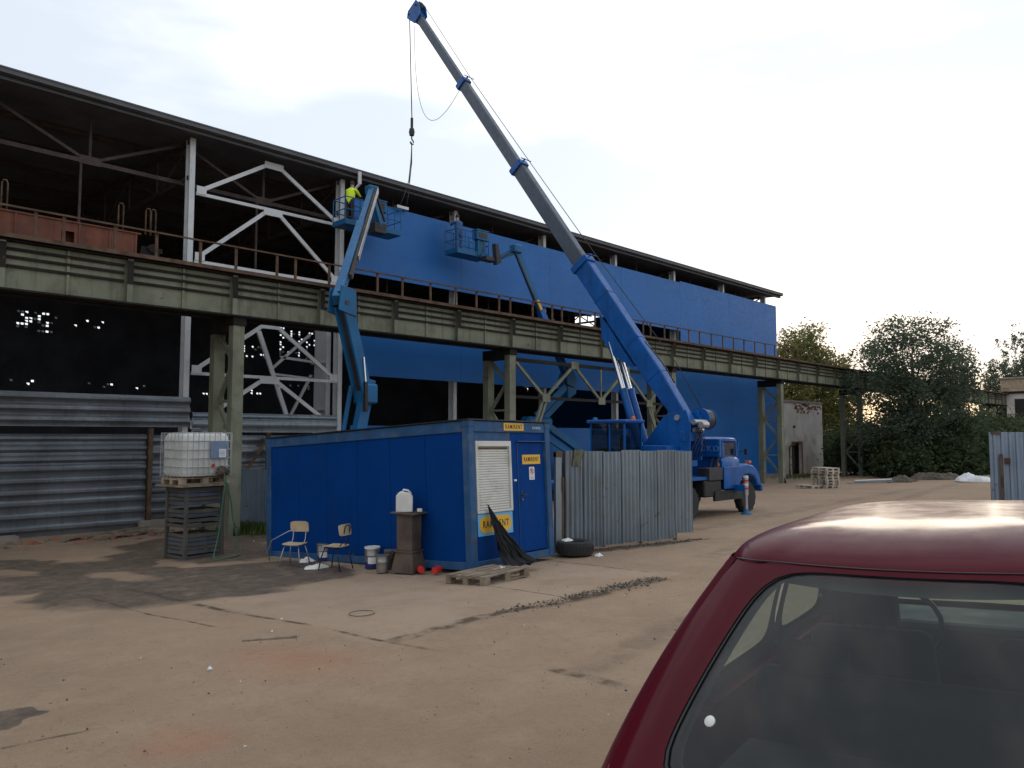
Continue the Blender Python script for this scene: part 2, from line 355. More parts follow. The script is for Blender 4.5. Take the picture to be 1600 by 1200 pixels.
# ================================================================== GROUND
def ground():
    xs = np.unique(np.concatenate([np.linspace(-2, 30, 190), np.linspace(30, 80, 60), np.linspace(-12, -2, 14), np.array([-3000, -800, -200, -60, -25, 120, 200, 500, 1200, 3000])]))
    ys = np.unique(np.concatenate([np.linspace(-2, 28, 190), np.linspace(28, 60, 14), np.linspace(-12, -2, 12), np.array([-3000, -800, -200, -60, -25, 90, 150, 300, 800, 3000])]))
    X, Y = np.meshgrid(xs, ys, indexing='ij'); Z = np.interp(Y, GY, GZ)
    u = np.zeros_like(Z)
    for k in range(14):
        a = RNG.uniform(0, 6.28); fr = RNG.uniform(.25, 2.6); u += .010 / fr ** .6 * np.sin(fr * (X * math.cos(a) + Y * math.sin(a)) + RNG.uniform(0, 6.28))
    near = (X > -10) & (X < 70) & (Y > -10) & (Y < 25)
    Z = Z + np.where(near, u * .55, 0)
    nx, ny = len(xs), len(ys); i = np.arange(nx * ny).reshape(nx, ny)
    f = np.stack([i[:-1, :-1], i[1:, :-1], i[1:, 1:], i[:-1, 1:]], -1).reshape(-1, 4)
    m, t, b = newmat('yard'); M['yard'] = m; p = pos(t)
    warp = nd(t, 'ShaderNodeTexNoise'); warp.inputs['Scale'].default_value = 1.3; warp.inputs['Detail'].default_value = 9; t.links.new(p, warp.inputs['Vector'])
    sub = nd(t, 'ShaderNodeVectorMath', operation='SUBTRACT'); t.links.new(warp.outputs['Color'], sub.inputs[0]); sub.inputs[1].default_value = (.5, .5, .5)
    scl = nd(t, 'ShaderNodeVectorMath', operation='SCALE'); t.links.new(sub.outputs[0], scl.inputs[0]); scl.inputs['Scale'].default_value = 1.1
    pw = nd(t, 'ShaderNodeVectorMath', operation='ADD'); t.links.new(p, pw.inputs[0]); t.links.new(scl.outputs[0], pw.inputs[1])
    sp = nd(t, 'ShaderNodeSeparateXYZ'); t.links.new(pw.outputs[0], sp.inputs[0]); wx, wy = sp.outputs[0], sp.outputs[1]
    scl2 = nd(t, 'ShaderNodeVectorMath', operation='SCALE'); t.links.new(sub.outputs[0], scl2.inputs[0]); scl2.inputs['Scale'].default_value = .12
    pw2 = nd(t, 'ShaderNodeVectorMath', operation='ADD'); t.links.new(p, pw2.inputs[0]); t.links.new(scl2.outputs[0], pw2.inputs[1])
    sp2 = nd(t, 'ShaderNodeSeparateXYZ'); t.links.new(pw2.outputs[0], sp2.inputs[0]); lx, ly = sp2.outputs[0], sp2.outputs[1]
    def blob(cx, cy, rx, ry, ang=0., soft=.25):
        dx, dy = mth(t, 'SUBTRACT', wx, cx), mth(t, 'SUBTRACT', wy, cy); c, s = math.cos(ang), math.sin(ang)
        a = mth(t, 'DIVIDE', mth(t, 'ADD', mth(t, 'MULTIPLY', dx, c), mth(t, 'MULTIPLY', dy, s)), rx)
        e = mth(t, 'DIVIDE', mth(t, 'SUBTRACT', mth(t, 'MULTIPLY', dy, c), mth(t, 'MULTIPLY', dx, s)), ry)
        d = mth(t, 'SQRT', mth(t, 'ADD', mth(t, 'MULTIPLY', a, a), mth(t, 'MULTIPLY', e, e)))
        return smooth(t, d, 1 - soft, 1 + soft, 1, 0)
    def seg(ax, ay, bx, by, wd, soft=.6):
        vx, vy = bx - ax, by - ay; l = math.hypot(vx, vy); vx /= l; vy /= l
        dx, dy = mth(t, 'SUBTRACT', lx, ax), mth(t, 'SUBTRACT', ly, ay)
        al = mth(t, 'ADD', mth(t, 'MULTIPLY', dx, vx), mth(t, 'MULTIPLY', dy, vy)); pr = mth(t, 'ABSOLUTE', mth(t, 'SUBTRACT', mth(t, 'MULTIPLY', dy, vx), mth(t, 'MULTIPLY', dx, vy)))
        return mth(t, 'MULTIPLY', smooth(t, pr, wd * (1 - soft), wd * (1 + soft), 1, 0), mth(t, 'MULTIPLY', smooth(t, al, -.2, .2), smooth(t, al, l - .2, l + .2, 1, 0)))
    base = mixc(t, smooth(t, noise(t, p, .35, 5, .6), .35, .65), (.272, .205, .147), (.330, .250, .181))
    base = mixc(t, smooth(t, noise(t, p, 1.7, 6, .65), .45, .7, 0, .55), base, (.365, .285, .21))
    base = mixc(t, smooth(t, noise(t, p, .22, 4, .6, dist=.5), .52, .68, 0, .4), base, (.27, .175, .113))
    base = mixc(t, smooth(t, noise(t, p, 4.5, 6, .7), .5, .72, 0, .4), base, (.215, .158, .113))
    base = mixc(t, smooth(t, noise(t, p, 28, 4, .75), .53, .68, 0, .5), base, (.31, .27, .23))
    base = mixc(t, smooth(t, noise(t, p, 70, 3, .75), .52, .72, 0, .6), base, (.13, .10, .078))
    base = mixc(t, smooth(t, noise(t, p, 160, 3, .8), .5, .7, 0, .55), base, (.34, .28, .22))
    base = mixc(t, smooth(t, noise(t, p, 14, 6, .8), .52, .7, 0, .35), base, (.13, .098, .072))
    # pale bare concrete slab in front of the cabin, edges ragged
    def band(v, a_, b_, sf): return mth(t, 'MULTIPLY', smooth(t, v, a_ - sf, a_ + sf), smooth(t, v, b_ - sf, b_ + sf, 1, 0))
    slab = mth(t, 'MULTIPLY', band(lx, 5.0, 11.1, .10), band(ly, 7.0, 14.5, .10))
    slabn = mth(t, 'MULTIPLY', slab, smooth(t, noise(t, p, .9, 5, .6), .3, .62, .15, .7)); base = mixc(t, slabn, base, (.375, .305, .24))
    # brick dust
    bd = mth(t, 'MAXIMUM', blob(4.1, 7.0, .5, .75, .3, .7), blob(2.5, 5.75, .3, .25, .3, .7)); base = mixc(t, mth(t, 'MULTIPLY', bd, mth(t, 'MULTIPLY', noise(t, p, 9, 4, .7), .8)), base, (.33, .15, .085))
    # oily and wet dark stains
    st = blob(5.6, 13.4, 2.3, 2.1, 0., .08)
    for a in ((4.4, 16.6, 2.3, 2.4, 0.), (7.3, 13.4, 1.2, 1.7, 0.), (2.9, 19.6, 2.2, 2.2, 0.), (7.9, 18.0, 2.0, 2.4, 0.), (10, 21, 3.2, 2.0, .2), (1.6, 7.2, .3, .24, .4), (13.4, 9.95, 1.9, .30, -.3)):
        st = mth(t, 'MAXIMUM', st, blob(*a, soft=.08))
    hole = mth(t, 'MAXIMUM', blob(5.15, 15.3, .35, 1.0, .1, .25), mth(t, 'MAXIMUM', blob(3.9, 18.2, .4, 1.3, .2, .25), blob(6.6, 16.5, .3, 1.2, -.2, .3))); st = mth(t, 'SUBTRACT', st, mth(t, 'MULTIPLY', hole, .8), True)
    stn = mth(t, 'MULTIPLY', st, smooth(t, noise(t, p, 2.5, 5, .6), .2, .55, .55, .95))
    base = mixc(t, stn, base, mixc(t, smooth(t, noise(t, p, 5.5, 6, .7), .35, .65), (.066, .055, .046), (.125, .102, .082)))
    # ruts and tyre tracks of the trucks
    trk = None
    for a in ((13, 7.8, 30, 9.2, .30), (13, 5.7, 34, 6.9, .28), (17, 10.8, 40, 12.2, .35), (5.5, 4.6, 14, 5.8, .22), (21, 8.6, 45, 12, .3)):
        s_ = seg(*a); trk = s_ if trk is None else mth(t, 'MAXIMUM', trk, s_)
    base = mixc(t, mth(t, 'MULTIPLY', trk, smooth(t, noise(t, p, 3, 4), .4, .6, .1, .45)), base, (.13, .096, .072))
    # joints and cracks of the concrete
    ck = None
    for a in ((3.9, 14.5, 4.26, 9.3, .022), (4.72, 13.6, 4.90, 10.0, .05), (4.92, 9.8, 5.03, 8.5, .035), (5.08, 8.1, 5.26, 6.3, .03), (5.2, 7.05, 7.6, 7.08, .10), (7.6, 7.08, 10.4, 6.98, .17), (11.25, 9.9, 10.94, 7.2, .02), (1.3, 6.6, 1.95, 6.52, .02), (5.46, 4.95, 5.40, 4.1, .07), (8.2, 13.5, 8.35, 7.1, .012)):
        s_ = seg(*a); ck = s_ if ck is None else mth(t, 'MAXIMUM', ck, s_)
    ckm = mth(t, 'MULTIPLY', ck, smooth(t, noise(t, p, 3.3, 4), .38, .58, .15, .9))
    base = mixc(t, ckm, base, (.07, .052, .04))
    base = mixc(t, 1.0, base, (1.12, 1.035, .965), 'MULTIPLY')
    t.links.new(base, b.inputs['Base Color'])
    t.links.new(mth(t, 'SUBTRACT', .93, mth(t, 'MULTIPLY', stn, .33)), b.inputs['Roughness']); b.inputs['Specular IOR Level'].default_value = .3
    hgt = mth(t, 'ADD', mth(t, 'MULTIPLY', noise(t, p, 3.5, 8, .7), .06), mth(t, 'MULTIPLY', noise(t, p, 45, 5, .7), .012))
    hgt = mth(t, 'SUBTRACT', hgt, mth(t, 'MULTIPLY', ckm, .02))
    bp = nd(t, 'ShaderNodeBump'); bp.inputs['Strength'].default_value = 1.0; bp.inputs['Distance'].default_value = 1.0; t.links.new(hgt, bp.inputs['Height']); t.links.new(bp.outputs[0], b.inputs['Normal'])
    o = np_mesh('yard_ground', np.stack([X, Y, Z], -1).reshape(-1, 3), f, 'yard', kind='structure', smooth=True)
    tag(o, 'bare brown dirt and concrete yard with dark wet stains', 'ground', kind='structure')
ground()

# ================================================================== HALL
HY = 26.2; BAY = 6.08; CX = [10.8 + BAY * k for k in range(-4, 8)]; GF = -.64
hall = thing('steel_hall', 'long steel-framed hall half clad in blue panels, open dark bays at left', 'building', (10.8, HY, GF))
def hb(): return MB()
def part(mb, name, m, parent=None, **k): return mb.build(name, m, parent or hall, world=True, **k)
colm = None
for i, x in enumerate(CX):
    if colm is None:
        colm = part(MB().ibar((x, HY + .30, GF), (x, HY + .30, 12.75), .19, .36, .022, up=(0, 1, 0)).b2((x - .25, HY, GF), (x + .25, HY + .6, GF + .03)), 'column', 'steel_light'); x0 = x
    else: copy_part(colm, hall, (x - x0, 0, 0))
# roof: deck, edge flashing, gutter, eave beam
XL, XR = -14.5, 54.9
part(MB().add([(XL, 25.72, 12.86), (XR, 25.72, 12.86), (XR, 50.6, 13.74), (XL, 50.6, 13.74), (XL, 25.72, 13.01), (XR, 25.72, 13.01), (XR, 50.6, 13.89), (XL, 50.6, 13.89)],
              [(3, 2, 1, 0), (4, 5, 6, 7), (0, 1, 5, 4), (1, 2, 6, 5), (2, 3, 7, 6), (3, 0, 4, 7)]), 'roof', 'roof_under')
for k in range(12):
    a = XL + (XR - XL) * k / 12; b_ = XL + (XR - XL) * (k + 1) / 12
    part(MB().b2((a + .004, 25.62, 12.88), (b_ - .004, 25.715, 13.03)).b2((a + .004, 25.60, 13.01), (b_ - .004, 25.619, 13.06)), 'roof_flashing', 'roof_edge')
part(MB().b2((XL, 25.84, 12.74), (XR, 26.0, 12.855)).b2((XL, 25.76, 12.73), (XR, 25.839, 12.75)), 'eave_beam', 'roof_edge')
for x in (CX[5] + .12,):
    part(MB().b2((x + .1, 25.53, 12.45), (x + .24, 25.59, 12.95)).bar((x + .18, 25.56, 12.46), (x + .02, 25.73, 12.2), .14, .05), 'gutter_bracket', 'steel_light')
for y in (29, 32, 35, 38, 41, 44, 47):
    zz = 12.84 + (y - 25.72) * .0354 - .09
    part(MB().bar((XL, y, zz), (XR, y, zz), .10, .16), 'purlin', 'steel_brown')
tr0 = None
for x in CX:                      # roof trusses across the hall
    if tr0 is None:
        m = MB(); x0 = x; n = 8
        m.bar((x, 26.6, 11.4), (x, 50, 11.4), .12, .14).bar((x, 26.6, 12.66), (x, 50, 13.46), .12, .14)
        for k in range(n):
            ya = 26.6 + 23.4 * k / n; yb = 26.6 + 23.4 * (k + 1) / n; za, zb = 12.66 + .80 * k / n, 12.66 + .80 * (k + 1) / n
            m.bar((x, ya, 11.4 if k % 2 else za), (x, yb, zb if k % 2 else 11.4), .07, .08); m.bar((x, yb, 11.4), (x, yb, zb), .06, .06)
        tr0 = part(m, 'roof_truss', 'steel_brown')
    else: copy_part(tr0, hall, (x - x0, 0, 0))
# brown wind truss just behind the facade
part(MB().bar((XL, 27.1, 11.3), (XR, 27.1, 11.3), .10, .14), 'chord', 'steel_brown')
wv = None
for k in range(len(CX) - 1):
    if wv is None:
        a, b_ = CX[0], CX[1]; mid = (a + b_) / 2; x0 = a
        wv = part(MB().bar((a + .1, 27.1, 12.66), (mid - .2, 27.1, 11.38), .09, .10).bar((mid + .2, 27.1, 11.38), (b_ - .1, 27.1, 12.66), .09, .10)
                  .b2((mid - .32, 27.04, 11.2), (mid + .32, 27.06, 11.48)).bar((mid, 27.1, 11.45), (mid, 27.1, 12.8), .08, .08).bar((mid - .25, 27.1, 11.2), (mid - .25, 27.1, 8.6), .07, .07), 'truss_web', 'steel_brown')
    else: copy_part(wv, hall, (CX[k] - x0, 0, 0))
# white bracing in the open bay
a, b_ = CX[4] + .15, CX[5] - .15; mid = (a + b_) / 2; yb = HY + .12
def brace(p, q, wd=.13): part(MB().bar((p[0], yb, p[1]), (q[0], yb, q[1]), .07, wd, up=(0, 0, 1)), 'brace', 'steel_light')
for z in (10.82, 8.42, 6.55, 4.52): brace((a, z), (b_, z), .11)
for zt, zb in ((12.5, 10.95), (10.72, 8.6), (6.46, 4.66), (4.42, 2.75)):
    brace((a + .15, zb), (mid - .25, zt), .14); brace((mid + .25, zt), (b_ - .15, zb), .14)
    part(MB().b2((mid - .38, yb - .06, zt - .13), (mid + .38, yb - .04, zt + .12)), 'gusset_plate', 'steel_light')
    for x in (a, b_ - .34): part(MB().b2((x, yb - .062, zb - .14), (x + .34, yb - .042, zb + .14)), 'gusset_plate', 'steel_light')
# inner raking struts and tapered inner column seen below the runway
for p, q, w_ in (((mid + .2, 27.6, 6.4), (mid + 1.55, 27.6, 2.9), .17), ((mid + 2.9, 28.4, 6.6), (mid + 1.25, 28.4, 5.1), .10), ((b_ + .1, 28.4, 4.9), (mid + 1.9, 28.4, 2.9), .10),
                 ((mid + 1.6, 28.4, 5.55), (b_ + .2, 28.4, 5.45), .10), ((mid + 1.3, 28.4, 4.85), (b_ + .2, 28.4, 4.75), .08)):
    part(MB().bar(p, q, .09, w_), 'inner_strut', 'steel_light')
part(MB().prism([(CX[5] - .2, 26.9, GF), (CX[5] - .2, 28.0, GF), (CX[5] - .2, 27.9, 7.1), (CX[5] - .2, 26.9, 7.1)], (.03, 0, 0)).b2((CX[5] - .32, 26.9, 5.3), (CX[5] - .2, 28.0, 5.34)).b2((CX[5] - .32, 26.9, 3.4), (CX[5] - .2, 28.0, 3.44)).b2((CX[5] - .3, 26.86, GF), (CX[5] - .1, 26.9, 7.1)), 'crane_column', 'steel_light')
# blue sandwich panels, one bay long each
PY0, PY1 = 25.94, 26.02
def panels(i0, i1, z0, rows, h, first=0.):
    for i in range(i0, i1):
        for r in range(rows):
            x0 = CX[i] + (first if i == i0 else 0); x1 = CX[i + 1] if i + 1 < len(CX) - 0 else XR
            if i + 1 == len(CX) - 1: x1 = CX[i + 1] + .95
            part(MB().b2((x0 + .005, PY0, z0 + r * h + .001), (x1 - .005, PY1, z0 + (r + 1) * h - .001)), 'wall_panel', 'hall_blue')
panels(5, 9, 8.91, 3, 1.02, .3)
panels(5, 9, 4.80, 3, 1.02, .3)
panels(5, 9, -.30, 3, 1.03, .3)
panels(9, 11, -.30, 12, 1.03)
part(MB().b2((CX[9], 25.98, GF - .1), (XR - .1, 26.25, -.305)), 'plinth', 'concrete')
# galvanised sheets closing the lower part of the open bays: ribs run along the hall
def hsheet(x0, x1, z0, z1, y, m='sheet_dark', per=.37, amp=.042, wob=.014):
    part(MB().corr((x0, y, z0), (0, 0, z1 - z0), (x1 - x0, 0, 0), (0, -1, 0), per, amp, .004, 'wave', wob), 'metal_sheet', m, smooth=35)
for x0, x1, dz in ((-1.4, 4.72, .02), (4.72, 10.86, 0.)): hsheet(x0, x1, 2.66 + dz, 3.68 + dz, HY - .12)
for x0, x1 in ((-1.4, 4.6), (4.63, 9.52)):
    for z0, z1, dy in ((-.62, .5, 0), (.46, 1.5, .01), (1.46, 2.43, .02)): hsheet(x0, x1, z0, z1, HY + dy)
for z0, z1, dy in ((-.3, .7, 0), (.66, 1.6, .01), (1.56, 2.4, .02)): hsheet(9.72, 16.5, z0, z1, HY + .05 + dy)
for z0, z1, dy in ((2.5, 2.95, 0), (2.9, 3.18, .012)): hsheet(11.0, 16.7, z0, z1, HY + .02 + dy, 'sheet_light')
for x in (9.62, 4.55): part(MB().ibar((x, HY - .02, -.62), (x, HY - .02, 2.62), .14, .16, .012, up=(0, 1, 0)), 'sheet_post', 'rust')
part(MB().bar((CX[4] + 1.0, HY - .2, -.4), (CX[4] + 2.9, HY - .2, 2.3), .09, .09).bar((CX[4] + 2.9, HY - .2, -.5), (CX[4] + 2.9, HY - .2, 2.5), .14, .14), 'sheet_prop', 'rust')
part(MB().b2((9.3, HY - .32, GF - .1), (17, HY - .05, -.36)), 'plinth', 'concrete'); part(MB().b2((-2, HY - .5, GF - .1), (5.9, HY - .05, -.5)), 'plinth', 'concrete')
# inside: floor edge, far wall with broken glazing
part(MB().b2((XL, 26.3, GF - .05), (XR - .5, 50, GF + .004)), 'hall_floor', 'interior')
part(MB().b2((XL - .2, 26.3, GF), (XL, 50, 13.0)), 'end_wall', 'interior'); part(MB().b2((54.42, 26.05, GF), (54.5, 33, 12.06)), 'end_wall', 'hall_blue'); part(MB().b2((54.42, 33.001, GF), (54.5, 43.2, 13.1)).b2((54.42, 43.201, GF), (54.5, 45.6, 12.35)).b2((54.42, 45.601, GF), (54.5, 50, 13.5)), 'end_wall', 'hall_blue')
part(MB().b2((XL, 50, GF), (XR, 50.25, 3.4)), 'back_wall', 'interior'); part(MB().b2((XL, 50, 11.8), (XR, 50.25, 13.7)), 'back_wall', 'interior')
BW = MB(); DP = MB(); rb = random.Random(3); cw, ch = .21, .17
# (x0, x1, z0, z1, share of panes gone): the glazing is broken in ragged clusters
holes = [(10.7, 12.9, 8.3, 9.5, .5), (13.5, 15.5, 8.4, 9.2, .10), (24.0, 26.2, 7.8, 8.6, .5), (27.0, 29.9, 7.9, 10.3, .42), (21.2, 22.6, 4.8, 5.2, .5), (24.4, 26.0, 5.1, 5.5, .5), (27, 29.5, 5.7, 6.1, .35), (10, 18, 5.1, 5.6, .08), (52.2, 52.9, 6.5, 7.1, 1.)]
nx = int((XR - XL) / cw); nz = int(8.4 / ch)
for k in range(nz):
    run_x = None; z = 3.4 + k * ch
    for i in range(nx + 1):
        x = XL + i * cw; pr = 0
        for h in holes:
            if h[0] < x < h[1] and h[2] < z < h[3]: pr = max(pr, h[4] * 1.5 * max(0, .5 + .5 * math.sin(x * 2.9 + 1.7 * math.sin(z * 4.1)) * math.cos(z * 5.3 + x * 1.3) + .25 * math.sin(x * 9.1)))
        gone = rb.random() < pr
        if not gone and run_x is None: run_x = x
        if (gone or i == nx) and run_x is not None: BW.b2((run_x, 50.05, z), (x, 50.09, z + ch)); run_x = None
        if gone and rb.random() < .45: DP.b2((x, 50.065, z), (x + cw, 50.07, z + ch))
        if gone:
            f = rb.uniform(0, .75); g_ = rb.uniform(0, .6)
            BW.add([(x, 50.06, z), (x + cw * f, 50.06, z), (x, 50.06, z + ch * g_)], [(0, 1, 2)]); BW.b2((x + cw - .06, 50.05, z), (x + cw, 50.09, z + ch)); BW.b2((x, 50.051, z + ch - .05), (x + cw - .061, 50.089, z + ch))
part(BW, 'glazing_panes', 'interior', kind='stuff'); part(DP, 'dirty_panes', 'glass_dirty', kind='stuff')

# ================================================================== CRANE RUNWAY IN FRONT OF THE HALL
RY = 21.5
run = thing('crane_runway', 'grey-green outdoor crane runway girder on braced legs with rusty railing', 'crane runway', (10.3, RY, GF))
XA, XB = -1.5, 104.0
def rp(mb, name, m, **k): return part(mb, name, m, run, **k)
seg0 = 1.45; n = int((XB - XA) / seg0)
web = rp(MB().b2((XA + .006, RY, 5.90), (XA + seg0 - .006, RY + .03, 7.04)), 'girder_web', 'girder_green')
for k in range(1, n): copy_part(web, run, (k * seg0, 0, 0))
rp(MB().b2((XA, RY - .2, 5.85), (XB, RY + .22, 5.895)).b2((XA, RY + .5, 5.85), (XB, RY + .9, 5.895)), 'bottom_flange', 'girder_dark')
rp(MB().b2((XA, RY + .7, 5.90), (XB, RY + .73, 7.04)), 'back_web', 'girder_dark')
rp(MB().b2((XA, RY - .16, 7.045), (XB, RY + .26, 7.09)).b2((XA, RY + .5, 7.045), (XB, RY + .9, 7.09)), 'top_flange', 'girder_dark')
st1 = st2 = None; b3 = None
for k in range(n):
    x = XA + k * seg0
    if k % 2 == 0:
        if st1 is None: st1 = rp(MB().b2((x - .07, RY - .17, 5.9), (x + .07, RY - .15, 7.04)).b2((x - .012, RY - .15, 5.9), (x + .012, RY - .002, 7.04)), 'stiffener', 'girder_green'); sx0 = x
        else: copy_part(st1, run, (x - sx0, 0, 0))
        if b3 is None:
            b3 = [rp(MB().b2((x + .12, RY - .06, z - .034), (x + 2 * seg0 - .12, RY - .004, z + .034)), 'conductor_bar', 'girder_dark') for z in (6.88, 6.68, 6.46)]
            b3x = x; kt = rp(MB().b2((x - .075, RY - .19, 6.38), (x + .075, RY - .172, 7.0)), 'bar_bracket', 'girder_dark')
        elif k + 2 < n:
            for q in b3: copy_part(q, run, (x - b3x, 0, 0))
            copy_part(kt, run, (x - b3x, 0, 0))
    else:
        if st2 is None: st2 = rp(MB().b2((x - .03, RY - .05, 5.9), (x + .03, RY - .002, 7.04)), 'thin_stiffener', 'girder_green'); tx0 = x
        else: copy_part(st2, run, (x - tx0, 0, 0))
# walkway deck and rusty railing
rp(MB().b2((XA, RY - .30, 7.12), (XB, RY + 2.3, 7.16)).b2((XA, RY - .32, 7.095), (XB, RY - .301, 7.2)), 'walkway_deck', 'rust')
rp(MB().bar((XA, RY - .28, 7.86), (54, RY - .28, 7.86), .045, .045), 'handrail', 'rust')
rp(MB().tube((54, RY - .28, 7.75), (XB, RY - .28, 7.75), .02, 6).tube((54, RY - .28, 7.45), (XB, RY - .28, 7.45), .018, 6), 'thin_handrail', 'rust')
rr = random.Random(5); x = XA + .3; pst = tpst = None
while x < XB:
    if x < 54:
        if pst is None: pst = rp(MB().b2((x - .036, RY - .25, 7.1), (x + .036, RY - .2, 7.87)), 'railing_post', 'rust'); px0 = x
        else: o = copy_part(pst, run, (x - px0, 0, 0)); o.rotation_euler.y = 0
        x += rr.choice((1.05, 1.2, 1.3, .62, 1.25))
    else:
        if tpst is None: tpst = rp(MB().tube((x, RY - .26, 7.1), (x, RY - .26, 7.78), .022, 6), 'thin_railing_post', 'rust'); tpx = x
        else: copy_part(tpst, run, (x - tpx, 0, 0))
        x += 1.6
# leg pairs
LX = [-1.3, 10.3, 21.75, 33.4, 45.5, 58.4, 71, 84, 97]
Lf, Lb = RY + .1, RY + 1.35
first = {}
for i, x in enumerate(LX):
    def once(key, mb, name, m='girder_green'):
        if key not in first: first[key] = (rp(mb, name, m), x)
        else: copy_part(first[key][0], run, (x - first[key][1], 0, 0))
    once('f', MB().b2((x - .17, Lf - .15, GF), (x + .17, Lf + .15, 5.6)), 'leg')
    once('b', MB().b2((x - .17, Lb - .15, GF), (x + .17, Lb + .15, 5.5)), 'leg')
    once('cap', MB().b2((x - .2, Lf - .2, 5.61), (x + .2, Lf + .2, 5.845)).b2((x - .2, Lf + .21, 5.45), (x + .2, Lb + .15, 5.845)), 'leg_head', 'girder_dark')
    once('ft', MB().b2((x - .3, Lf - .3, GF - .02), (x + .3, Lf + .3, GF + .05)).prism([(x - .02, Lf - .3, GF + .05), (x - .02, Lf - .151, GF + .05), (x - .02, Lf - .151, GF + .5)], (.04, 0, 0)).b2((x - .3, Lb - .3, GF - .02), (x + .3, Lb + .3, GF + .05)), 'base_plate', 'girder_dark')
    zz = [5.4, 4.55, 3.4, 2.3, 1.2, 0.1]
    for j in range(1, len(zz)): once('h%d' % j, MB().bar((x, Lf + .15, zz[j]), (x, Lb - .15, zz[j]), .12, .08), 'strut') if j % 2 == 0 else None
    for j in range(len(zz) - 1):
        once('d%d' % j, MB().bar((x, Lf + .15 if j % 2 else Lb - .15, zz[j]), (x, Lb - .15 if j % 2 == 1 else Lf + .15, zz[j + 1]), .11, .10), 'brace')
# portal bracing truss between two of the leg pairs
xa, xb = LX[2] + .2, LX[3] - .2; T, B = 5.45, 3.95; yy = Lf
q = [xa + (xb - xa) * k / 6 for k in range(7)]
rp(MB().bar((xa, yy, T), (xb, yy, T), .12, .14), 'chord', 'girder_dark'); rp(MB().bar((xa, yy, B), (xb, yy, B), .10, .12), 'chord', 'girder_dark')
for k in range(6): rp(MB().bar((q[k], yy, T if k % 2 == 0 else B), (q[k + 1], yy, B if k % 2 == 0 else T), .09, .12), 'diagonal', 'girder_green')
rp(MB().bar((q[3], yy - .02, T), (q[3], yy - .02, B), .06, .07), 'hanger', 'girder_green')
for k in range(1, 6): rp(MB().b2((q[k] - .24, yy - .085, (B if k % 2 else T) - .16), (q[k] + .24, yy - .065, (B if k % 2 else T) + .16)), 'gusset_plate', 'girder_green')
for xq, xe in ((q[1], xa), (q[5], xb)):
    rp(MB().bar((xq - .1, yy, B), (xe, yy, .2), .08, .10).bar((xq + .12, yy, B), (xe + (.25 if xe == xa else -.25), yy, .2), .08, .10), 'knee_brace', 'girder_green')
# rust-red box girder lying on the runway deck
cg = thing('crane_girder', 'rust-red steel box girder lying on the runway deck behind the railing', 'girder', (4, 23.3, 7.16))
part(MB().b2((-1, 23.1, 7.17), (8.05, 23.55, 7.2)).b2((-1, 23.1, 8.2), (8.05, 23.55, 8.24)).b2((-1, 23.14, 7.2), (6.0, 23.16, 8.2)).b2((6.32, 23.14, 7.2), (7.95, 23.16, 8.2)).b2((6.0, 23.14, 7.2), (6.32, 23.16, 7.55)).b2((6.0, 23.14, 7.95), (6.32, 23.16, 8.2)).b2((-1, 23.49, 7.2), (7.95, 23.51, 8.2)), 'box', 'rust_red', cg)
for x in (4.9, 6.42, 7.2, 7.9): part(MB().b2((x, 23.115, 7.2), (x + .05, 23.139, 8.2)), 'rib', 'rust_red', cg)
part(MB().b2((8.06, 23.15, 7.3), (8.6, 23.5, 7.75)).lathe([(.13, 0), (.13, .3)], (8.4, 23.1, 7.85), 14, 'y').b2((8.1, 23.2, 7.76), (8.7, 23.45, 7.9)), 'end_carriage', 'girder_dark', cg)
for x in (4.6, 7.45, 8.2, 8.35):
    part(MB().path([(x, 23.2, 8.24), (x, 23.2, 8.95), (x + .03, 23.2, 9.03), (x + .1, 23.2, 9.03), (x + .13, 23.2, 8.95), (x + .13, 23.2, 8.24)], .022, 6), 'rail_loop', 'rust', cg, smooth=True)

# ================================================================== SITE CABIN
cab = thing('site_cabin', 'blue site cabin container with white roller shutter and yellow signs', 'site cabin', (9.04, 9.88, .04), (R(-3.25), R(.5), R(6.18)))
CW, CL, CH = 2.44, 6.06, 2.6
def cp(mb, name, m, parent=None, **k): return mb.build(name, m, parent or cab, **k)
for x in (0, CW - .16):
    for y in (0, CL - .16):
        p = cp(MB().b2((x, y, .0), (x + .16, y + .16, CH)), 'corner_post', 'cabin_frame', bevel=.012)
        cp(MB().b2((x - .006, y - .006, CH - .115), (x + .166, y + .166, CH + .006)), 'corner_casting', 'cabin_frame', p, bevel=.012)
for z0, z1 in ((0, .14), (CH - .2, CH - .002)):
    nm = 'bottom_rail' if z0 == 0 else 'top_rail'
    for y in (.012, CL - .13): cp(MB().b2((.161, y, z0), (CW - .161, y + .118, z1)), nm, 'cabin_frame', bevel=.01)
    for x in (.012, CW - .13): cp(MB().b2((x, .161, z0), (x + .118, CL - .161, z1)), nm, 'cabin_frame', bevel=.01)
cp(MB().b2((-.02, -.02, CH + .008), (CW + .02, CL + .02, CH + .03)), 'roof_sheet', 'black')
n = 6; pl = (CL - .322) / n
for k in range(n):
    y = .161 + k * pl
    for x in (.04, CW - .08): cp(MB().b2((x, y + .004, .141), (x + .04, y + pl - .004, CH - .201)), 'wall_panel', 'cabin_blue', bevel=.004)
cp(MB().b2((.162, CL - .08, .141), (CW - .162, CL - .04, CH - .201)), 'end_panel', 'cabin_blue')
for x0, x1, z0, z1, mm in ((.165, .20, .141, CH - .201, 'cabin_blue'), (.204, 1.215, 2.245, CH - .201, 'cabin_frame'), (.204, 1.215, .141, .95, 'cabin_blue'), (1.219, 1.40, .141, CH - .201, 'cabin_blue'), (1.404, CW - .165, 2.245, CH - .201, 'cabin_blue')):
    cp(MB().b2((x0, .045, z0), (x1, .085, z1)), 'end_panel', mm)
cp(MB().b2((.204, .12, .951), (1.215, .16, 2.244)), 'window_back', 'black')
